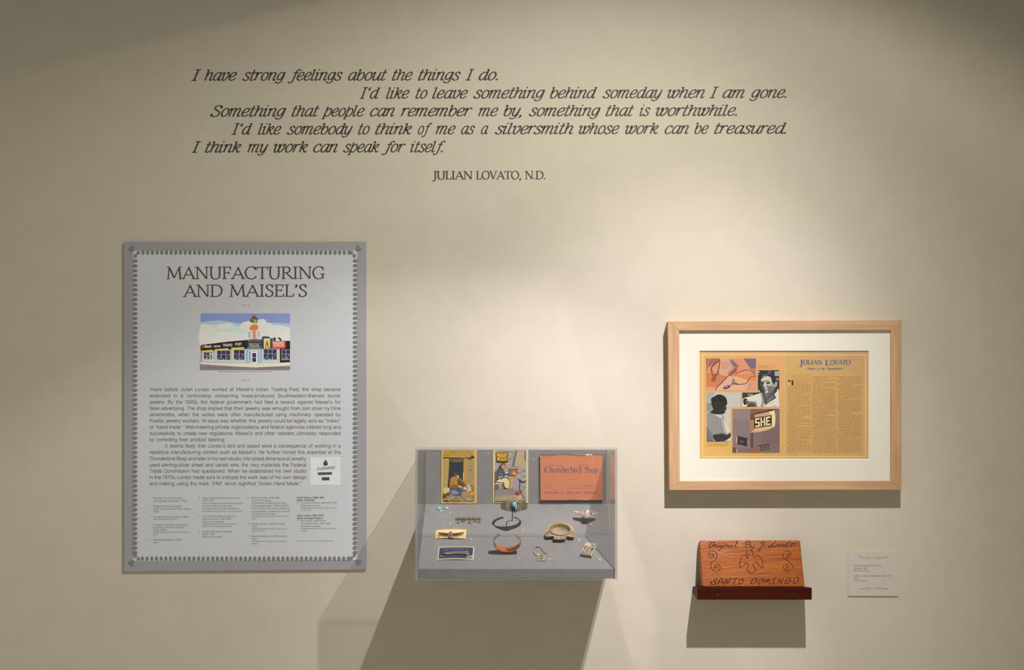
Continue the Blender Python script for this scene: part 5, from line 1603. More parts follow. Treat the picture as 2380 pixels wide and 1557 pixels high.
LET = {'H': [(0, 0, .30, 1), (.70, 0, 1, 1), (.3, .52, .7, .68)],
       'D': [(0, 0, .30, 1), (.3, 0, .75, .12), (.3, .88, .75, 1), (.68, .06, 1, .94)],
       'G': [(0, 0, .30, 1), (.3, 0, 1, .12), (.3, .88, 1, 1), (.70, .48, 1, .9), (.5, .48, .8, .58)]}
b = MB()
for ch, u0, u1 in (('H', .06, .29), ('D', .345, .575), ('G', .63, .86)):
    for (xa, ya, xb, yb) in LET[ch]:
        ua, ub = u0 + (u1 - u0) * xa, u0 + (u1 - u0) * xb
        va, vb = .34 + .60 * ya, .34 + .60 * yb
        b.prism([lq(ua, va, .8), lq(ub, va, .8), lq(ub, vb, .8), lq(ua, vb, .8)], -NRM * .8 * S, m_lt)
b.build('raised_initials', dgr, recalc=True)
b = MB()
c_ = f7d(1603, 992, HL)
b.dome(c_, UX * 4.2 * S, UV * 6.2 * S, NRM * 2.6 * S, turq('turquoise_chip', (0.16, 0.36, 0.42), (0.26, 0.48, 0.54), (0.05, 0.05, 0.06), 400), 18, 6)
chip = b.build('turquoise_chip', lt, smooth=True)
b = MB()
b.tube([c_ + (UX * 4.6 * math.cos(k * .3927) + UV * 6.6 * math.sin(k * .3927)) * S + NRM * .4 * S for k in range(16)], .5 * S, MAT['silver_dull'], 6, True)
b.build('stone_bezel', chip)

# ------------------------------------------------------------------ framed magazine spread
IFR = (0.94, 0.88, 0.82)
FD = 29.0
frame = empty('picture_frame', wp(1825, 1138, 0), 'pale maple frame holding a matted two-page magazine article, on the wall at the right', 'picture frame')
OUT = [(1552.8, 746.3), (2095.8, 743.9), (2095.4, 1138.5), (1556.0, 1139.0)]
INN = [(1578.8, 768.3), (2070.8, 767.0), (2070.6, 1117.2), (1580.0, 1117.6)]
for i in range(4):
    j = (i + 1) % 4
    b = MB()
    q = [OUT[i], OUT[j], INN[j], INN[i]]
    # a hair's gap at the mitres
    b.prism([wp(x, y, FD) for x, y in q], (0, (FD - .2) * S, 0), MAT['maple_h'] if i % 2 == 0 else MAT['maple_v'])
    b.build('frame_rail', frame, recalc=True, bevel=.8 * S)
b = MB(); b.prism([wp(x, y, 12) for x, y in ((1570, 760), (2080, 759), (2080, 1126), (1570, 1126))], (0, 4 * S, 0), plain('backing', (.3, .25, .2), .8)); b.build('backing_board', frame, recalc=True)
MD = 22.6
MO = [(1572, 762), (2077, 761), (2077, 1123), (1573, 1123.5)]
WO = [(1624.6, 814.8), (2019.6, 814.8), (2019.4, 1068.2), (1625.2, 1068.2)]
WI = [(1626.2, 816.4), (2018.2, 816.4), (2018.0, 1066.6), (1626.6, 1066.6)]
m_mat = plain('mat_board', (0.90, 0.88, 0.79), 0.8, 0, 0.2)
m_bev = plain('mat_bevel', (0.92, 0.91, 0.86), 0.8, 0, 0.2)
b = MB()
A_, B_, C_, E_ = [wp(x, y, MD) for x, y in MO], [wp(x, y, MD) for x, y in WO], [wp(x, y, MD - 2.2) for x, y in WI], [wp(x, y, MD - 2.2) for x, y in MO]
for i in range(4):
    j = (i + 1) % 4
    b.add([A_[i], A_[j], B_[j], B_[i]], [[3, 2, 1, 0]], m_mat)
    b.add([B_[i], B_[j], C_[j], C_[i]], [[3, 2, 1, 0]], m_bev)
    b.add([E_[i], E_[j], C_[j], C_[i]], [[0, 1, 2, 3]], m_mat)
    b.add([A_[i], A_[j], E_[j], E_[i]], [[0, 1, 2, 3]], m_mat)
b.build('mat_board', frame)
SD = MD - 2.6
def sm(x, y, h): return wp(x, y, SD) + Vector((0, -h, 0))
b = MB(); b.prism([wp(x, y, SD) for x, y in ((1622, 812), (2022, 812), (2022, 1071), (1622, 1071))], (0, .8 * S, 0), ink((222, 172, 106), IFR))
spread = b.build('magazine_spread', frame, recalc=True)
F35 = (1530, 730, 3.46)
FA = (1625, 815, 11.9)
FB = (1625, 935, 11.535)
art = Art(sm, IFR, lift=2e-5)
art.rect(1824.2, 813, 2022, 1071, (212, 168, 104))
art.poly([(1622, 1020), (1824.2, 1000), (1824.2, 1071), (1622, 1071)], (226, 176, 100))
art.poly([(1700, 812), (1824.2, 812), (1824.2, 1000), (1780, 1000)], (224, 168, 106))
art.poly([(1850, 812), (2022, 812), (2022, 900), (1960, 850)], (207, 163, 110))
art.build('page_tint', spread)
art = Art(sm, IFR, frame=F35, lift=6e-5)
for seg in ([(356, 325), (1668, 327)], [(1666, 325), (1666, 1146)], [(356, 1145), (1668, 1146)], [(357, 325), (357, 1146)]):
    art.line(seg, 4.6, (246, 222, 150))
art.line([(1017, 300), (1019, 1165)], 3, (232, 186, 120))
for x in (1233, 1438):
    art.line([(x, 492), (x, 1112)], 1.8, (176, 136, 72))
for y in (493, 521):
    art.line([(1040, y), (1226, y)], 1.8, (168, 128, 66))
art.build('page_rules', spread)
art = Art(sm, IFR, frame=FA, lift=6e-5)
BLUE = (86, 106, 150)
for w, x0, x1, cap, base in (('J', 478, 572, 150, 392), ('ULIAN', 582, 1092, 122, 366), ('L', 1170, 1300, 150, 392), ('OVATO', 1290, 1838, 122, 366)):
    art.fr = (1815, 815, 11.333)
    art.text(w, x0, x1, base, cap, BLUE, font=CAPS, thick=.22, thin=.10, nib=math.radians(8), res=5)
art.build('article_title', spread)
art = Art(sm, IFR, frame=(1815, 815, 11.333), lift=6e-5)
for w, x0, x1 in (('Keeper', 690, 925), ('of', 955, 1035), ('the', 1055, 1165), ('Thunderbird', 1205, 1640)):
    art.text(w, x0, x1, 500, 56, (98, 112, 142), font=ITAL, shear=.24, thick=.22, thin=.12, nib=.4, res=4)
art.build('article_subtitle', spread)
art = Art(sm, IFR, frame=(1815, 815, 11.333), lift=6e-5)
art.text('“I', 180, 328, 905, 122, (52, 26, 14), font=CAPS, thick=.26, thin=.10, nib=0.1)
art.build('drop_capital', spread)
rnd = random.Random(5)
TXC = [(158, 120, 66), (146, 110, 58)]
def text_block(name, x0, x1, y0, y1, pitch, indent_first=0, skip=None, base=None):
    art = Art(sm, IFR, frame=F35, lift=6e-5)
    art.STEP = 1e-8
    y = y0
    n_ = 0
    while y < y1:
        xs = x0
        xe = x1 - rnd.uniform(0, 10)
        if skip and y < skip[1]:
            xs = skip[0]
        r = rnd.random()
        if r < .09:
            xe = x0 + (x1 - x0) * rnd.uniform(.3, .75)
        elif r > .92:
            xs += 16
        x = xs
        while x < xe - 3:
            w = min(rnd.choice((7, 11, 15, 19, 24, 28)), xe - x)
            # a word too small to read: low body with a few taller strokes
            pts = [(x, y + 5.4), (x, y + 2.2)]
            k = 0
            vs, fs = [], []
            q = x
            while q < x + w - 1:
                hgt = rnd.choice((4.0, 4.0, 4.0, 6.4, 4.0))
                vs += [(q, y + 6 - hgt), (q + 1.7, y + 6 - hgt), (q + 1.7, y + 6), (q, y + 6)]
                fs.append([k, k + 1, k + 2, k + 3]); k += 4
                if rnd.random() < .75:
                    yy = rnd.choice((y + 2.4, y + 4.6, y + 3.6))
                    vs += [(q, yy), (q + 4.0, yy), (q + 4.0, yy + 1.5), (q, yy + 1.5)]
                    fs.append([k, k + 1, k + 2, k + 3]); k += 4
                q += 3.4
            art.raw(vs, fs, TXC[n_ % 2])
            x += w + 5
        y += pitch
        n_ += 1
    return art.build(name, spread)
text_block('article_column', 1041, 1226, 532, 1112, 11.05, skip=(1096, 576))
text_block('article_column', 1243, 1432, 499, 1112, 11.05)
text_block('article_column', 1448, 1638, 499, 1112, 11.05)
text_block('photo_caption', 801, 955, 409, 440, 10.5)
text_block('photo_caption', 389, 570, 1035, 1058, 10.5)
text_block('byline', 1072, 1195, 503, 511, 10.5)

# photograph of jewelry on sandstone
art = Art(sm, IFR, frame=FA, lift=6e-5)
R_, L_, E_ = art.poly, art.line, art.ell
art.rect(195, 215, 1572, 1098, (218, 148, 112))
R_([(195, 215), (285, 215), (240, 460), (195, 520)], (150, 96, 76))
R_([(300, 215), (545, 215), (535, 290), (420, 370), (240, 465), (255, 380)], (160, 104, 86))
L_([(275, 220), (215, 470)], 22, (206, 128, 96)); L_([(225, 470), (215, 580)], 14, (120, 66, 50), True)
R_([(560, 215), (830, 215), (900, 480), (780, 700), (560, 655), (500, 560), (560, 420)], (214, 160, 130))
R_([(620, 330), (800, 300), (840, 430), (760, 520), (640, 480)], (206, 150, 128), True)
R_([(920, 215), (1220, 215), (1440, 520), (1050, 600), (1080, 440)], (220, 144, 108))
R_([(1222, 215), (1572, 215), (1572, 510), (1440, 522)], (118, 104, 118)); R_([(1440, 500), (1572, 480), (1572, 640), (1500, 620)], (184, 124, 106))
R_([(195, 600), (420, 640), (560, 662), (785, 715), (640, 880), (460, 1010), (195, 1000)], (206, 124, 82))
R_([(480, 700), (700, 700), (620, 850), (480, 960), (430, 860)], (198, 128, 96), True)
R_([(195, 995), (460, 1005), (440, 1098), (195, 1098)], (226, 154, 104))
R_([(960, 660), (1080, 600), (1290, 540), (1520, 650), (1572, 720), (1572, 860), (1300, 800), (1060, 740)], (226, 134, 80))
R_([(1040, 640), (1280, 550), (1460, 600), (1400, 640), (1180, 680)], (212, 150, 120))
R_([(785, 715), (960, 692), (1572, 878), (1572, 1098), (465, 1098), (500, 1020)], (228, 172, 138))
R_([(960, 692), (1340, 826), (1310, 890), (1000, 900), (960, 800)], (228, 172, 118))
R_([(1400, 850), (1572, 890), (1572, 1098), (1320, 1098)], (214, 154, 132))
R_([(840, 255), (930, 255), (1095, 425), (1070, 470), (980, 460)], (152, 104, 92))
L_([(872, 275), (900, 335), (950, 400), (985, 445)], 58, (92, 104, 128)); L_([(868, 275), (920, 370), (990, 445)], 18, (140, 168, 186)); L_([(890, 290), (1005, 435)], 6, (60, 52, 60))
R_([(788, 590), (960, 470), (1062, 485), (1030, 585), (830, 715), (795, 690)], (146, 92, 72)); R_([(788, 590), (960, 470), (990, 475), (830, 650), (795, 690)], (188, 132, 112)); R_([(930, 690), (1010, 640), (960, 720), (890, 725)], (186, 128, 112))
DK = (112, 46, 24)
L_([(560, 220), (552, 270), (470, 345), (400, 400), (330, 490), (345, 590), (385, 690)], 24, DK, True)
L_([(340, 500), (380, 580), (425, 670)], 14, (156, 80, 44), True)
L_([(572, 285), (555, 420), (530, 540), (500, 620), (430, 680)], 26, (126, 56, 30), True); L_([(530, 560), (545, 650), (440, 690)], 14, DK, True)
R_([(395, 680), (468, 700), (462, 780), (440, 845), (380, 855), (330, 835), (350, 760)], (170, 96, 30), True); R_([(380, 760), (420, 760), (410, 800), (370, 800)], (130, 64, 22))
L_([(1000, 650), (1080, 600), (1150, 568), (1290, 532), (1400, 545), (1470, 585), (1535, 660), (1545, 712), (1400, 738), (1370, 800)], 15, (112, 54, 32), True)
L_([(1370, 800), (1340, 860), (1305, 895)], 24, (92, 62, 62), True)
L_([(1310, 915), (1200, 920), (1080, 935), (960, 922), (900, 925), (840, 970)], 18, (90, 56, 56), True)
R_([(912, 840), (955, 740), (968, 820), (1000, 880), (1060, 900), (1110, 925), (960, 935), (905, 915)], (92, 94, 138)); R_([(930, 860), (960, 830), (975, 890), (945, 900)], (150, 160, 196)); R_([(1270, 890), (1320, 870), (1325, 915), (1275, 925)], (150, 130, 150))
R_([(668, 1022), (760, 962), (850, 962), (860, 990), (805, 1040), (740, 1062), (690, 1055)], (76, 58, 74), True); R_([(715, 1015), (765, 975), (805, 978), (770, 1018)], (140, 160, 192), True)
L_([(785, 715), (640, 870), (480, 1025), (452, 1098)], 20, (86, 48, 40)); L_([(1415, 880), (1312, 1090)], 9, (134, 80, 66))
art.build('colour_photo', spread)

# black and white portrait of a man
art = Art(sm, IFR, frame=FA, lift=6e-5)
R_, L_, E_ = art.poly, art.line, art.ell
R_([(1622, 538), (2216, 538), (2216, 1551), (1194, 1551), (1194, 1156), (1622, 1156)], (52, 50, 52))
R_([(2085, 575), (2210, 560), (2214, 700), (2090, 700)], (168, 164, 160)); R_([(2110, 760), (2214, 740), (2214, 830), (2130, 820)], (128, 124, 122)); R_([(1900, 545), (1990, 540), (1980, 650), (1910, 640)], (92, 88, 90)); R_([(1622, 560), (1660, 560), (1670, 600), (1622, 620)], (190, 186, 180))
R_([(1625, 780), (1690, 780), (1690, 810), (1625, 815)], (120, 118, 116)); R_([(1640, 640), (1660, 640), (1655, 680), (1635, 680)], (150, 148, 145))
R_([(1630, 1070), (1680, 1120), (1690, 1150), (1635, 1150)], (206, 200, 188)); L_([(1340, 1225), (1480, 1215)], 26, (200, 194, 184)); R_([(1250, 1156), (1620, 1156), (1450, 1190), (1300, 1185)], (86, 80, 82))
LT, MID, DKK = (206, 197, 178), (124, 116, 108), (58, 54, 52)
R_([(1700, 840), (1725, 770), (1790, 705), (1900, 690), (1985, 730), (2015, 840), (2060, 910), (2100, 1000), (2062, 1085), (1965, 1185), (1872, 1194), (1800, 1125), (1745, 1050), (1705, 950)], LT, True)
R_([(1700, 850), (1790, 860), (1800, 930), (1770, 980), (1810, 1010), (1815, 1070), (1850, 1110), (1800, 1130), (1740, 1050), (1700, 960)], (88, 82, 78), True)
R_([(1850, 960), (1960, 975), (2050, 930), (2104, 1000), (2060, 1090), (1970, 1190), (1880, 1196), (1905, 1110), (1890, 1010)], MID, True)
R_([(1990, 900), (2060, 900), (2080, 980), (2010, 1000)], (168, 160, 146), True)
R_([(1790, 905), (1812, 900), (1835, 960), (1860, 985), (1830, 1005), (1790, 985)], (218, 208, 188), True)
L_([(1800, 850), (1870, 842), (1960, 868)], 22, DKK, True); L_([(1702, 862), (1770, 858)], 18, DKK, True)
R_([(1850, 890), (1905, 876), (1965, 892), (1920, 925), (1870, 920)], (52, 48, 46), True); R_([(1720, 890), (1770, 890), (1765, 920), (1725, 915)], (40, 38, 38), True)
L_([(1830, 1012), (1860, 1004), (1890, 990)], 14, (62, 56, 54), True)
L_([(1838, 1080), (1875, 1068), (1915, 1070)], 16, (48, 44, 44), True); R_([(1850, 1030), (1890, 1025), (1890, 1055), (1855, 1060)], (190, 180, 164), True); L_([(1850, 1105), (1900, 1098)], 14, (176, 168, 152), True)
R_([(2090, 870), (2130, 855), (2162, 890), (2158, 950), (2128, 1005), (2098, 990)], (188, 178, 160), True); L_([(2105, 890), (2135, 900), (2125, 960)], 14, (98, 90, 84), True)
R_([(1635, 820), (1660, 760), (1740, 700), (1870, 648), (1990, 676), (2080, 750), (2118, 850), (2085, 905), (2050, 915), (2012, 850), (1985, 735), (1900, 698), (1790, 712), (1722, 772), (1700, 850)], (42, 41, 43))
L_([(1740, 715), (1820, 672), (1910, 662)], 12, (160, 156, 152), True)
R_([(1790, 1130), (1872, 1192), (1965, 1185), (2062, 1088), (2120, 1050), (2060, 1200), (1950, 1300), (1880, 1420), (1850, 1500), (1790, 1420), (1740, 1220)], (86, 80, 78))
R_([(1820, 1180), (1890, 1215), (1960, 1200), (1900, 1290), (1830, 1290)], (112, 106, 100), True)
R_([(1194, 1340), (1240, 1306), (1400, 1262), (1600, 1200), (1730, 1160), (1750, 1260), (1790, 1430), (1850, 1520), (1900, 1380), (2060, 1230), (2150, 1120), (2168, 1045), (2205, 1090), (2216, 1551), (1290, 1551), (1230, 1440)], (226, 217, 197))
R_([(1194, 1370), (1230, 1440), (1290, 1551), (1194, 1551)], (222, 216, 200))
R_([(1330, 1390), (1470, 1400), (1580, 1420), (1600, 1551), (1320, 1551)], (128, 120, 114)); R_([(1400, 1450), (1560, 1470), (1590, 1551), (1300, 1551)], (74, 68, 66))
R_([(1235, 1330), (1320, 1335), (1335, 1440), (1262, 1500), (1222, 1440)], (40, 36, 38), True); E_(1300, 1385, 15, 12, (220, 214, 204), 8); E_(1300, 1420, 12, 10, (200, 194, 186), 8)
R_([(1700, 1180), (1745, 1170), (1800, 1430), (1770, 1551), (1700, 1551), (1740, 1380)], (150, 144, 132)); L_([(1560, 1380), (1540, 1540)], 16, (150, 142, 132)); L_([(1640, 1400), (1620, 1545)], 14, (190, 182, 168))
R_([(1850, 1440), (1900, 1320), (2060, 1212), (2124, 1300), (2070, 1345), (1930, 1430), (1880, 1470)], (88, 84, 84), True); R_([(1880, 1360), (2050, 1240), (2020, 1320), (1900, 1420)], (120, 116, 112), True)
L_([(2040, 1530), (2150, 1520)], 10, (60, 56, 54)); L_([(1950, 1500), (2080, 1400)], 10, (168, 160, 148))
art.build('portrait_photo', spread)

# black and white profile of a seated person
art = Art(sm, IFR, frame=FB, lift=6e-5)
R_, L_, E_ = art.poly, art.line, art.ell
yb = -268
R_([(202, yb), (1112, yb), (1112, 128), (838, 128), (838, 1052), (202, 1052)], (200, 193, 182))
R_([(202, yb), (420, yb), (330, 0), (345, 200), (202, 260)], (172, 168, 160)); R_([(202, 20), (340, 20), (345, 200), (202, 270)], (140, 138, 132))
R_([(780, 128), (838, 128), (838, 560), (740, 520), (690, 300), (740, 190)], (206, 197, 180))
R_([(315, -70), (340, -120), (400, -156), (440, -180), (490, -205), (560, -212), (630, -190), (690, -150), (730, -100), (745, -30), (740, 60), (600, 60), (350, 90), (330, 0)], (36, 35, 36), True)
R_([(332, -20), (345, 100), (372, 195), (270, 270), (420, 318), (560, 325), (600, 318), (645, 308), (700, 285), (692, 245), (722, 190), (742, 176), (716, 118), (738, 50), (735, 0)], (44, 42, 40))
R_([(640, 80), (715, 100), (735, 170), (700, 230), (660, 270), (640, 180)], (62, 58, 54), True); L_([(700, 100), (722, 112)], 10, (110, 104, 96)); L_([(690, 222), (722, 200)], 9, (28, 26, 26)); L_([(655, 92), (705, 86)], 10, (26, 25, 25))
R_([(202, 300), (270, 262), (420, 325), (500, 375), (580, 430), (640, 395), (705, 520), (800, 715), (838, 800), (720, 855), (640, 820), (520, 842), (370, 882), (280, 760), (210, 640)], (148, 143, 136))
for k in range(14):
    x = 240 + k * 32
    L_([(x, 340 + k * 12), (x + 20, 560 + k * 10), (x + 30, 780 - abs(k - 6) * 6)], 9, [(128, 124, 118), (172, 166, 156)][k % 2], True)
R_([(640, 440), (700, 520), (760, 600), (825, 720), (836, 790), (740, 852), (700, 720)], (218, 208, 188)); R_([(590, 430), (640, 420), (700, 720), (720, 840), (660, 820)], (176, 170, 160))
L_([(420, 330), (500, 372), (585, 432)], 14, (210, 204, 192), True); L_([(600, 330), (640, 380), (660, 430)], 12, (104, 98, 92))
R_([(202, 640), (300, 770), (370, 890), (400, 1052), (202, 1052)], (112, 110, 108)); L_([(230, 720), (330, 900), (370, 1040)], 14, (150, 147, 142))
R_([(370, 885), (500, 850), (640, 830), (730, 862), (838, 822), (838, 930), (760, 985), (700, 1025), (560, 1036), (430, 1030)], (50, 49, 51), True); L_([(640, 860), (760, 880), (835, 850)], 16, (96, 94, 94), True)
R_([(700, 1042), (838, 950), (838, 1052)], (222, 214, 198)); R_([(202, 1040), (700, 1040), (838, 1045), (838, 1054), (202, 1054)], (60, 52, 48))
art.build('profile_photo', spread)

# colour photograph of belt buckles with cut-out initials
art = Art(sm, IFR, frame=FB, lift=6e-5)
R_, L_, E_ = art.poly, art.line, art.ell
art.rect(890, 176, 2158, 1357, (134, 110, 108))
R_([(890, 176), (1372, 176), (1372, 1230), (890, 1220)], (140, 122, 118)); R_([(890, 176), (1372, 176), (1360, 500), (890, 420)], (150, 130, 124))
R_([(890, 1200), (1010, 1220), (1010, 1357), (890, 1357)], (112, 84, 72)); R_([(1372, 176), (1820, 176), (1850, 240), (1372, 350)], (140, 92, 80)); R_([(1810, 176), (2158, 176), (2000, 225), (1850, 235)], (112, 82, 82)); R_([(1700, 800), (2040, 660), (2158, 500), (2158, 1100), (1700, 1100)], (130, 104, 104))
R_([(1350, 350), (2018, 214), (2040, 330), (2046, 480), (2024, 655), (1850, 740), (1600, 800), (1372, 815), (1345, 700)], (206, 166, 120))
R_([(1860, 250), (2018, 214), (2046, 420), (2026, 640), (1940, 690), (1945, 345)], (240, 222, 152)); R_([(1480, 700), (1940, 625), (2020, 650), (1800, 745), (1500, 780)], (222, 190, 138)); R_([(1345, 520), (1460, 500), (1470, 710), (1370, 815), (1340, 700)], (176, 124, 96))
L_([(1360, 345), (1600, 290), (1850, 238), (1990, 205)], 30, (72, 36, 26)); R_([(1360, 330), (1480, 320), (1490, 380), (1440, 480), (1360, 500)], (120, 80, 62)); L_([(1380, 470), (1480, 445)], 20, (86, 54, 44))
def quadmap(Q, u, v):
    return tuple(Q[0][k] * (1 - u) * (1 - v) + Q[1][k] * u * (1 - v) + Q[2][k] * u * v + Q[3][k] * (1 - u) * v for k in (0, 1))
def initials(Q, word, fg, bg, rim=.045):
    R_([quadmap(Q, u, v) for u, v in ((0, 0), (1, 0), (1, 1), (0, 1))], bg)
    LT_ = {'S': [(0, 0, 1, .2), (0, .2, .34, .42), (0, .42, 1, .58), (.66, .58, 1, .8), (0, .8, 1, 1)], 'H': [(0, 0, .32, 1), (.68, 0, 1, 1), (.32, .42, .68, .58)],
           'E': [(0, 0, .34, 1), (.34, 0, 1, .2), (.34, .42, .85, .58), (.34, .8, 1, 1)], 'G': [(0, 0, .34, 1), (.34, 0, 1, .2), (.34, .8, 1, 1), (.68, .52, 1, .8)],
           'B': [(0, 0, .34, 1), (.34, 0, .9, .18), (.34, .42, .9, .58), (.34, .82, .9, 1), (.72, .1, 1, .45), (.72, .55, 1, .9)], 'J': [(.6, 0, 1, 1), (0, .8, .6, 1), (0, .6, .3, .8)], 'L': [(0, 0, .34, 1), (.34, .8, 1, 1)]}
    n_ = len(word)
    for i, ch in enumerate(word):
        u0, u1 = rim + i * (1 - 2 * rim) / n_ + .02, rim + (i + 1) * (1 - 2 * rim) / n_ - .02
        for xa, ya, xb, yb_ in LT_[ch]:
            R_([quadmap(Q, u0 + (u1 - u0) * a_, .08 + .84 * c_) for a_, c_ in ((xa, ya), (xb, ya), (xb, yb_), (xa, yb_))], fg)
initials([(1465, 412), (1945, 345), (1945, 622), (1472, 702)], 'SHE', (236, 212, 158), (44, 26, 18))
R_([(1372, 820), (1455, 815), (1450, 1210), (1372, 1215)], (108, 76, 66)); R_([(1280, 1225), (1600, 1235), (1640, 1357), (1260, 1357)], (154, 104, 74))
R_([(1005, 900), (1315, 962), (1292, 1176), (1012, 1112)], (62, 46, 46)); L_([(1012, 915), (1012, 1090)], 20, (222, 200, 180)); L_([(1300, 985), (1292, 1130)], 16, (206, 150, 116)); initials([(1100, 1005), (1205, 1025), (1200, 1090), (1098, 1072)], 'LL', (124, 122, 138), (66, 54, 58)); L_([(1020, 1110), (1290, 1172)], 14, (34, 24, 24))
L_([(1010, 1250), (1010, 1345)], 22, (232, 196, 142))
R_([(1560, 1180), (1700, 1140), (1915, 1100), (1900, 1290), (1640, 1300)], (152, 116, 98)); L_([(1570, 1175), (1690, 1150), (1900, 1120)], 24, (52, 34, 30)); initials([(1632, 1190), (1882, 1145), (1880, 1270), (1640, 1300)], 'HGB', (150, 116, 96), (44, 32, 30))
art.build('buckle_photo', spread)
# glazing
b = MB()
p0, p1 = wp(1572, 1123, 23.4), wp(2077, 762, 24.6)
b.box((p0.x, -24.6 * S, p0.z), (p1.x, -23.4 * S, p1.z), MAT['acrylic'])
b.build('glazing', frame)

# ------------------------------------------------------------------ ledge and carved nameplate
led = empty('wall_ledge', rp(1741, 340, 0), 'short dark mahogany ledge on the wall carrying the carved wooden nameplate', 'shelf')
b = MB()
prof(b, [(0.2, 317.6), (66, 312.4), (66, 340), (0.2, 334)], 1610.0, 1869.4, MAT['ledge_wood'])
b.build('ledge_block', led, recalc=True, bevel=.9 * S)
for x, y in ((1668.5, 1384.6), (1841.7, 1384.2)):
    screw('screw', wp(x, y, 66), (0, -1, 0), 3.0 * S, MAT['dark_steel'], led, plain('screw_socket', (.005, .005, .005), .8))

Wp, Hp = 233.6, 111.5
LEAN = math.atan2(41.6, 103.4)
cxp = 549.3 + CX
pb = rp(cxp, 312.2, 56.5)                       # bottom centre of the face
pu = Vector((0, math.sin(LEAN), math.cos(LEAN)))   # up the face
pn = Vector((0, -math.cos(LEAN), math.sin(LEAN)))  # out of the face
name_p = empty('carved_nameplate', pb, 'varnished orange-brown wooden nameplate with carved lettering, spirals and a bird, leaning on the ledge', 'nameplate')
def Az(x, y): return (1590 + x / 10.74, 1235 + y / 10.74)
def Bz(x, y): return (1740 + x / 10.74, 1235 + y / 10.74)
def face_uv(px, py):
    v = (py - 1254.3) / 109.0
    xl = 1625.0 + 6.6 * v
    xr = 1859.4 + 11.2 * v
    return ((px - xl) / (xr - xl) * Wp, (1 - v) * Hp)
CARVE = []
def carve(pts, f, w, sm=True, closed=False):
    q = catmull(pts, closed, 4) if sm else list(pts)
    if closed:
        q = q + [q[0]]
    q = [face_uv(*f(*p_)) for p_ in q]
    for a_, c_ in zip(q[:-1], q[1:]):
        CARVE.append((a_[0], a_[1], c_[0], c_[1], w))
WL, WT, WS = 1.2, 0.85, 1.3
# upper line of script
carve([(700, 268), (655, 310), (622, 370), (640, 400), (690, 380), (738, 320), (740, 272), (700, 262)], Az, WL)
carve([(588, 270), (640, 258), (735, 266)], Az, .7)
carve([(738, 300), (760, 330), (735, 395)], Az, .8); carve([(745, 385), (775, 325), (800, 318), (800, 350), (790, 385), (815, 392)], Az, .85)
carve([(815, 390), (845, 335), (835, 380), (858, 392)], Az, .8); carve([(866, 294), (874, 298)], Az, .8, False)
carve([(925, 340), (895, 345), (878, 375), (895, 392), (922, 368), (940, 338), (922, 400), (892, 452), (866, 464), (850, 450)], Az, .95)
carve([(930, 400), (965, 370), (985, 330), (972, 376), (992, 388)], Az, .8); carve([(1000, 296), (1008, 300)], Az, .7, False)
carve([(1008, 392), (1042, 332), (1062, 328), (1060, 360), (1082, 335), (1106, 340), (1092, 386), (1118, 380)], Az, .9)
carve([(1190, 345), (1150, 346), (1130, 375), (1148, 393), (1180, 370), (1198, 342), (1186, 385), (1210, 390)], Az, .9)
carve([(1210, 388), (1275, 340), (1330, 275), (1332, 244), (1306, 258), (1282, 315), (1272, 372), (1300, 390), (1355, 372)], Az, .95)
carve([(1565, 262), (1548, 330), (1512, 390), (1478, 392)], Az, .95); carve([(1522, 272), (1590, 244), (1645, 252), (1640, 292), (1580, 322), (1640, 330), (1645, 368), (1592, 396), (1540, 386)], Az, WL)
carve([(62, 352), (58, 388), (84, 402), (122, 356)], Bz, .95); carve([(136, 338), (112, 400), (82, 440), (58, 440)], Bz, .95)
carve([(300, 302), (330, 268), (376, 258), (378, 290), (332, 360), (292, 430), (256, 488), (240, 470), (262, 430), (320, 392), (372, 350)], Bz, WL); carve([(404, 384), (410, 388)], Bz, .9, False)
carve([(686, 242), (640, 262), (602, 325), (552, 388), (502, 392), (490, 366), (530, 360), (598, 386), (644, 378)], Bz, WL); carve([(560, 320), (640, 300)], Bz, .6)
carve([(692, 332), (670, 368), (700, 386), (730, 352), (712, 326)], Bz, .9, True, True)
carve([(735, 335), (760, 322), (752, 382), (792, 362), (818, 320)], Bz, .9)
carve([(880, 325), (838, 332), (824, 366), (846, 386), (880, 356), (892, 328), (880, 376), (906, 382)], Bz, .9)
carve([(905, 382), (955, 320), (1012, 244)], Bz, .9); carve([(990, 268), (955, 345), (952, 382), (982, 386)], Bz, .9); carve([(945, 296), (1000, 276), (1062, 262)], Bz, .7)
carve([(1080, 292), (1048, 332), (1060, 376), (1092, 370), (1122, 322), (1110, 292)], Bz, .95, True, True); carve([(1110, 296), (1160, 310), (1195, 288)], Bz, .75)
# spirals
carve([(690, 592), (712, 588), (716, 562), (690, 552), (668, 574), (690, 598), (728, 590), (742, 572)], Az, .8)
carve([(742, 585), (722, 636), (680, 652), (640, 636), (612, 592), (620, 530), (664, 494), (722, 490), (782, 512), (816, 560), (816, 620), (790, 680), (740, 726), (690, 758), (660, 812), (664, 880), (700, 950), (752, 986), (812, 992), (872, 966), (902, 908), (888, 858), (850, 830), (800, 824), (760, 846), (748, 888), (772, 914), (812, 910), (826, 882), (800, 866), (786, 886)], Az, .85)
carve([(985, 592), (966, 580), (974, 556), (1004, 556), (1022, 586), (1004, 612), (975, 604)], Bz, .75)
carve([(940, 600), (950, 640), (985, 656), (1030, 642), (1056, 600), (1050, 540), (1005, 496), (950, 490), (890, 505), (854, 552), (852, 610), (878, 656), (940, 704), (1010, 762), (1072, 822), (1100, 880), (1086, 940), (1030, 982), (962, 986), (892, 956), (860, 896), (884, 842), (938, 824), (982, 850), (992, 890), (962, 920), (930, 908), (934, 876), (954, 880)], Bz, .8)
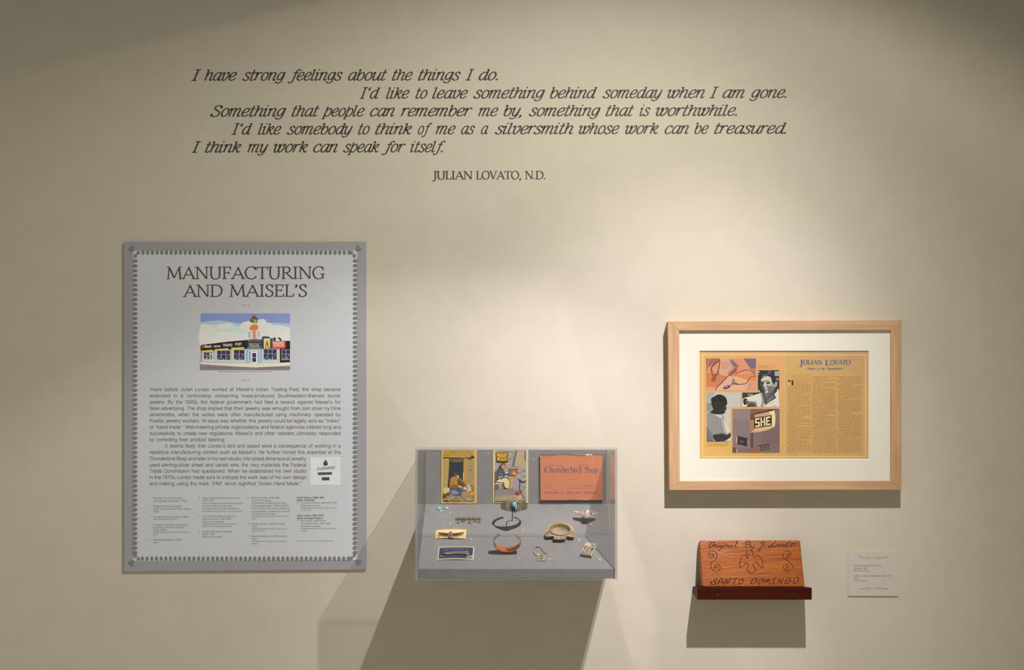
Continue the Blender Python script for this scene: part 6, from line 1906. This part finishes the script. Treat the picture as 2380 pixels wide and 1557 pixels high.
# bird
ox = 1611
carve([(1540, 522), (1582, 476), (1640, 462), (1696, 476), (1708, 520), (1731, 602), (1761, 670), (1790, 632), (1821, 590), (1870, 620), (1921, 652), (1952, 740), (1971, 905), (1925, 905), (1915, 880), (1866, 840), (1846, 806), (1801, 770), (1761, 760), (1706, 842), (1760, 905), (1801, 962), (1740, 1010), (1681, 1062), (1640, 1030), (1556, 962), (1590, 905), (1596, 832), (1560, 782), (1525, 778), (1508, 826), (1440, 888), (1385, 910), (1390, 800), (1416, 650), (1470, 610), (1520, 590), (1586, 680), (1592, 590), (1562, 548), (1540, 522)], Az, WT, False)
# lower line
carve([(838, 1205), (800, 1180), (755, 1190), (742, 1232), (774, 1270), (770, 1308), (722, 1326), (672, 1294), (664, 1246), (690, 1250)], Az, WS)
carve([(832, 1312), (870, 1240), (905, 1182), (942, 1182), (955, 1230), (975, 1312)], Az, WS); carve([(870, 1262), (962, 1262)], Az, .9, False)
carve([(1008, 1312), (1050, 1180), (1086, 1302), (1112, 1250), (1152, 1170)], Az, WS, False)
carve([(1205, 1182), (1270, 1165), (1336, 1170)], Az, WS); carve([(1284, 1175), (1250, 1250), (1222, 1312)], Az, WS)
carve([(1432, 1180), (1384, 1235), (1372, 1298), (1408, 1312), (1460, 1262), (1474, 1192)], Az, WS, True, True)
carve([(48, 1302), (84, 1230), (112, 1170)], Bz, WS); carve([(70, 1190), (140, 1162), (192, 1190), (188, 1252), (130, 1302), (62, 1302)], Bz, WS)
carve([(332, 1170), (272, 1220), (240, 1288), (278, 1306), (338, 1262), (358, 1192)], Bz, WS, True, True)
carve([(382, 1312), (405, 1220), (430, 1190), (446, 1260), (452, 1278), (480, 1200), (510, 1182), (516, 1250), (512, 1300)], Bz, WS)
carve([(640, 1168), (606, 1302)], Bz, WS, False); carve([(586, 1172), (694, 1164)], Bz, .85, False); carve([(540, 1306), (662, 1300)], Bz, .85, False)
carve([(718, 1306), (762, 1170), (806, 1296), (838, 1230), (872, 1162)], Bz, WS, False)
carve([(1044, 1188), (1005, 1158), (955, 1168), (925, 1215), (918, 1278), (950, 1304), (1010, 1294), (1046, 1250), (1040, 1226), (978, 1232)], Bz, WS)
carve([(1218, 1146), (1150, 1172), (1116, 1240), (1130, 1290), (1178, 1294), (1230, 1232), (1238, 1164)], Bz, WS, True, True)
NU_, NV_ = 560, 270
uu = np.linspace(0, Wp, NU_ + 1)
vv = np.linspace(0, Hp, NV_ + 1)
Ug, Vg = np.meshgrid(uu, vv)
sd = np.full(Ug.shape, 9.0)
for (x0, y0, x1, y1, w) in CARVE:
    m_ = 4.0
    i0, i1 = np.searchsorted(uu, min(x0, x1) - m_), np.searchsorted(uu, max(x0, x1) + m_)
    j0, j1 = np.searchsorted(vv, min(y0, y1) - m_), np.searchsorted(vv, max(y0, y1) + m_)
    if i1 <= i0 or j1 <= j0:
        continue
    X, Y = Ug[j0:j1, i0:i1], Vg[j0:j1, i0:i1]
    dx, dy = x1 - x0, y1 - y0
    L2 = dx * dx + dy * dy + 1e-9
    t_ = np.clip(((X - x0) * dx + (Y - y0) * dy) / L2, 0, 1)
    dd = np.hypot(X - x0 - t_ * dx, Y - y0 - t_ * dy) / w
    sd[j0:j1, i0:i1] = np.minimum(sd[j0:j1, i0:i1], dd)
groove = np.clip(1 - sd, 0, 1) ** 0.7
lip = np.exp(-((sd - 1.35) / 0.35) ** 2) * 0.12
rs = np.random.RandomState(4)
def smooth_noise(nx, ny, amp):
    g = rs.randn(ny + 2, nx + 2)
    xi = Ug / Wp * nx
    yi = Vg / Hp * ny
    x_, y_ = xi.astype(int), yi.astype(int)
    fx, fy = xi - x_, yi - y_
    fx, fy = fx * fx * (3 - 2 * fx), fy * fy * (3 - 2 * fy)
    return amp * ((g[y_, x_] * (1 - fx) + g[y_, x_ + 1] * fx) * (1 - fy) + (g[y_ + 1, x_] * (1 - fx) + g[y_ + 1, x_ + 1] * fx) * fy)
edge = np.minimum(np.minimum(Ug, Wp - Ug), np.minimum(Vg, Hp - Vg))
RR = 3.0
rnd_edge = np.where(edge < RR, RR - np.sqrt(np.maximum(0, RR * RR - (RR - np.minimum(edge, RR)) ** 2)), 0)
Z = -1.15 * groove + lip + smooth_noise(16, 40, .055) + smooth_noise(40, 90, .028) + smooth_noise(6, 5, .12) - rnd_edge
# rounded corners
CR_ = 5.0
cu = np.where(Ug < CR_, CR_, np.where(Ug > Wp - CR_, Wp - CR_, Ug))
cv = np.where(Vg < CR_, CR_, np.where(Vg > Hp - CR_, Hp - CR_, Vg))
ddx, ddy = Ug - cu, Vg - cv
rr_ = np.hypot(ddx, ddy)
mx_ = np.maximum(np.abs(ddx), np.abs(ddy))
k_ = np.where(rr_ > 1e-6, mx_ / np.maximum(rr_, 1e-6), 1.0)
Ug2, Vg2 = cu + ddx * k_, cv + ddy * k_
origin = pb - UX * Wp / 2 * S
P3 = np.array(origin)[None, None] + np.array(UX)[None, None] * (Ug2[..., None] * S) + np.array(pu)[None, None] * (Vg2[..., None] * S) + np.array(pn)[None, None] * (Z[..., None] * S)
nvx = NU_ + 1
verts = [Vector(q) for q in P3.reshape(-1, 3)]
faces = [[j * nvx + i, j * nvx + i + 1, (j + 1) * nvx + i + 1, (j + 1) * nvx + i] for j in range(NV_) for i in range(NU_)]
bd = [i for i in range(NU_)] + [j * nvx + NU_ for j in range(NV_)] + [NV_ * nvx + i for i in range(NU_, 0, -1)] + [j * nvx for j in range(NV_, 0, -1)]
nb0 = len(verts)
for i in bd:
    q = verts[i] - pn * 13.0 * S
    q.z = max(q.z, pb.z + .1 * S)
    verts.append(q)
for k in range(len(bd)):
    c_ = (k + 1) % len(bd)
    faces.append([bd[c_], bd[k], nb0 + k, nb0 + c_])
faces.append([nb0 + k for k in range(len(bd) - 1, -1, -1)])
m_np, nt, p = new_mat('varnished_pine')
p.inputs['Roughness'].default_value = 0.36
p.inputs['Specular IOR Level'].default_value = 0.15
p.inputs['Coat Weight'].default_value = 0.32
p.inputs['Coat Roughness'].default_value = 0.30
rmp = noise_mix(m_np, nt, p, (0.235, 0.048, 0.0015), (0.36, 0.098, 0.003), scale=(1.0, 9.0, 9.0), nscale=9, detail=8, bump=.12, bscale=26, bdist=.0008, lo_=.3, hi_=.7)
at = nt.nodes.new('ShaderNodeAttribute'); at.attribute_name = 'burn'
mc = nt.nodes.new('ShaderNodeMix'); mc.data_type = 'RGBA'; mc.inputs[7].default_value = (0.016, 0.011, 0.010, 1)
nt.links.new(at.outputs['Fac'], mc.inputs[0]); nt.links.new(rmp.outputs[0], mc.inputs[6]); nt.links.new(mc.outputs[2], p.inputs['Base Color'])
plate = mesh_obj('plate', verts, faces, m_np, name_p, smooth=False)
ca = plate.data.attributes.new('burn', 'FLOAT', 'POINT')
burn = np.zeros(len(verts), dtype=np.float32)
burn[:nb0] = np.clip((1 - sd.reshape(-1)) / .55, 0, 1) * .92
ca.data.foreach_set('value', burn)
sm_flags = [True] * len(plate.data.polygons)
sm_flags[-1] = False
plate.data.polygons.foreach_set('use_smooth', sm_flags)
plate.data.update()
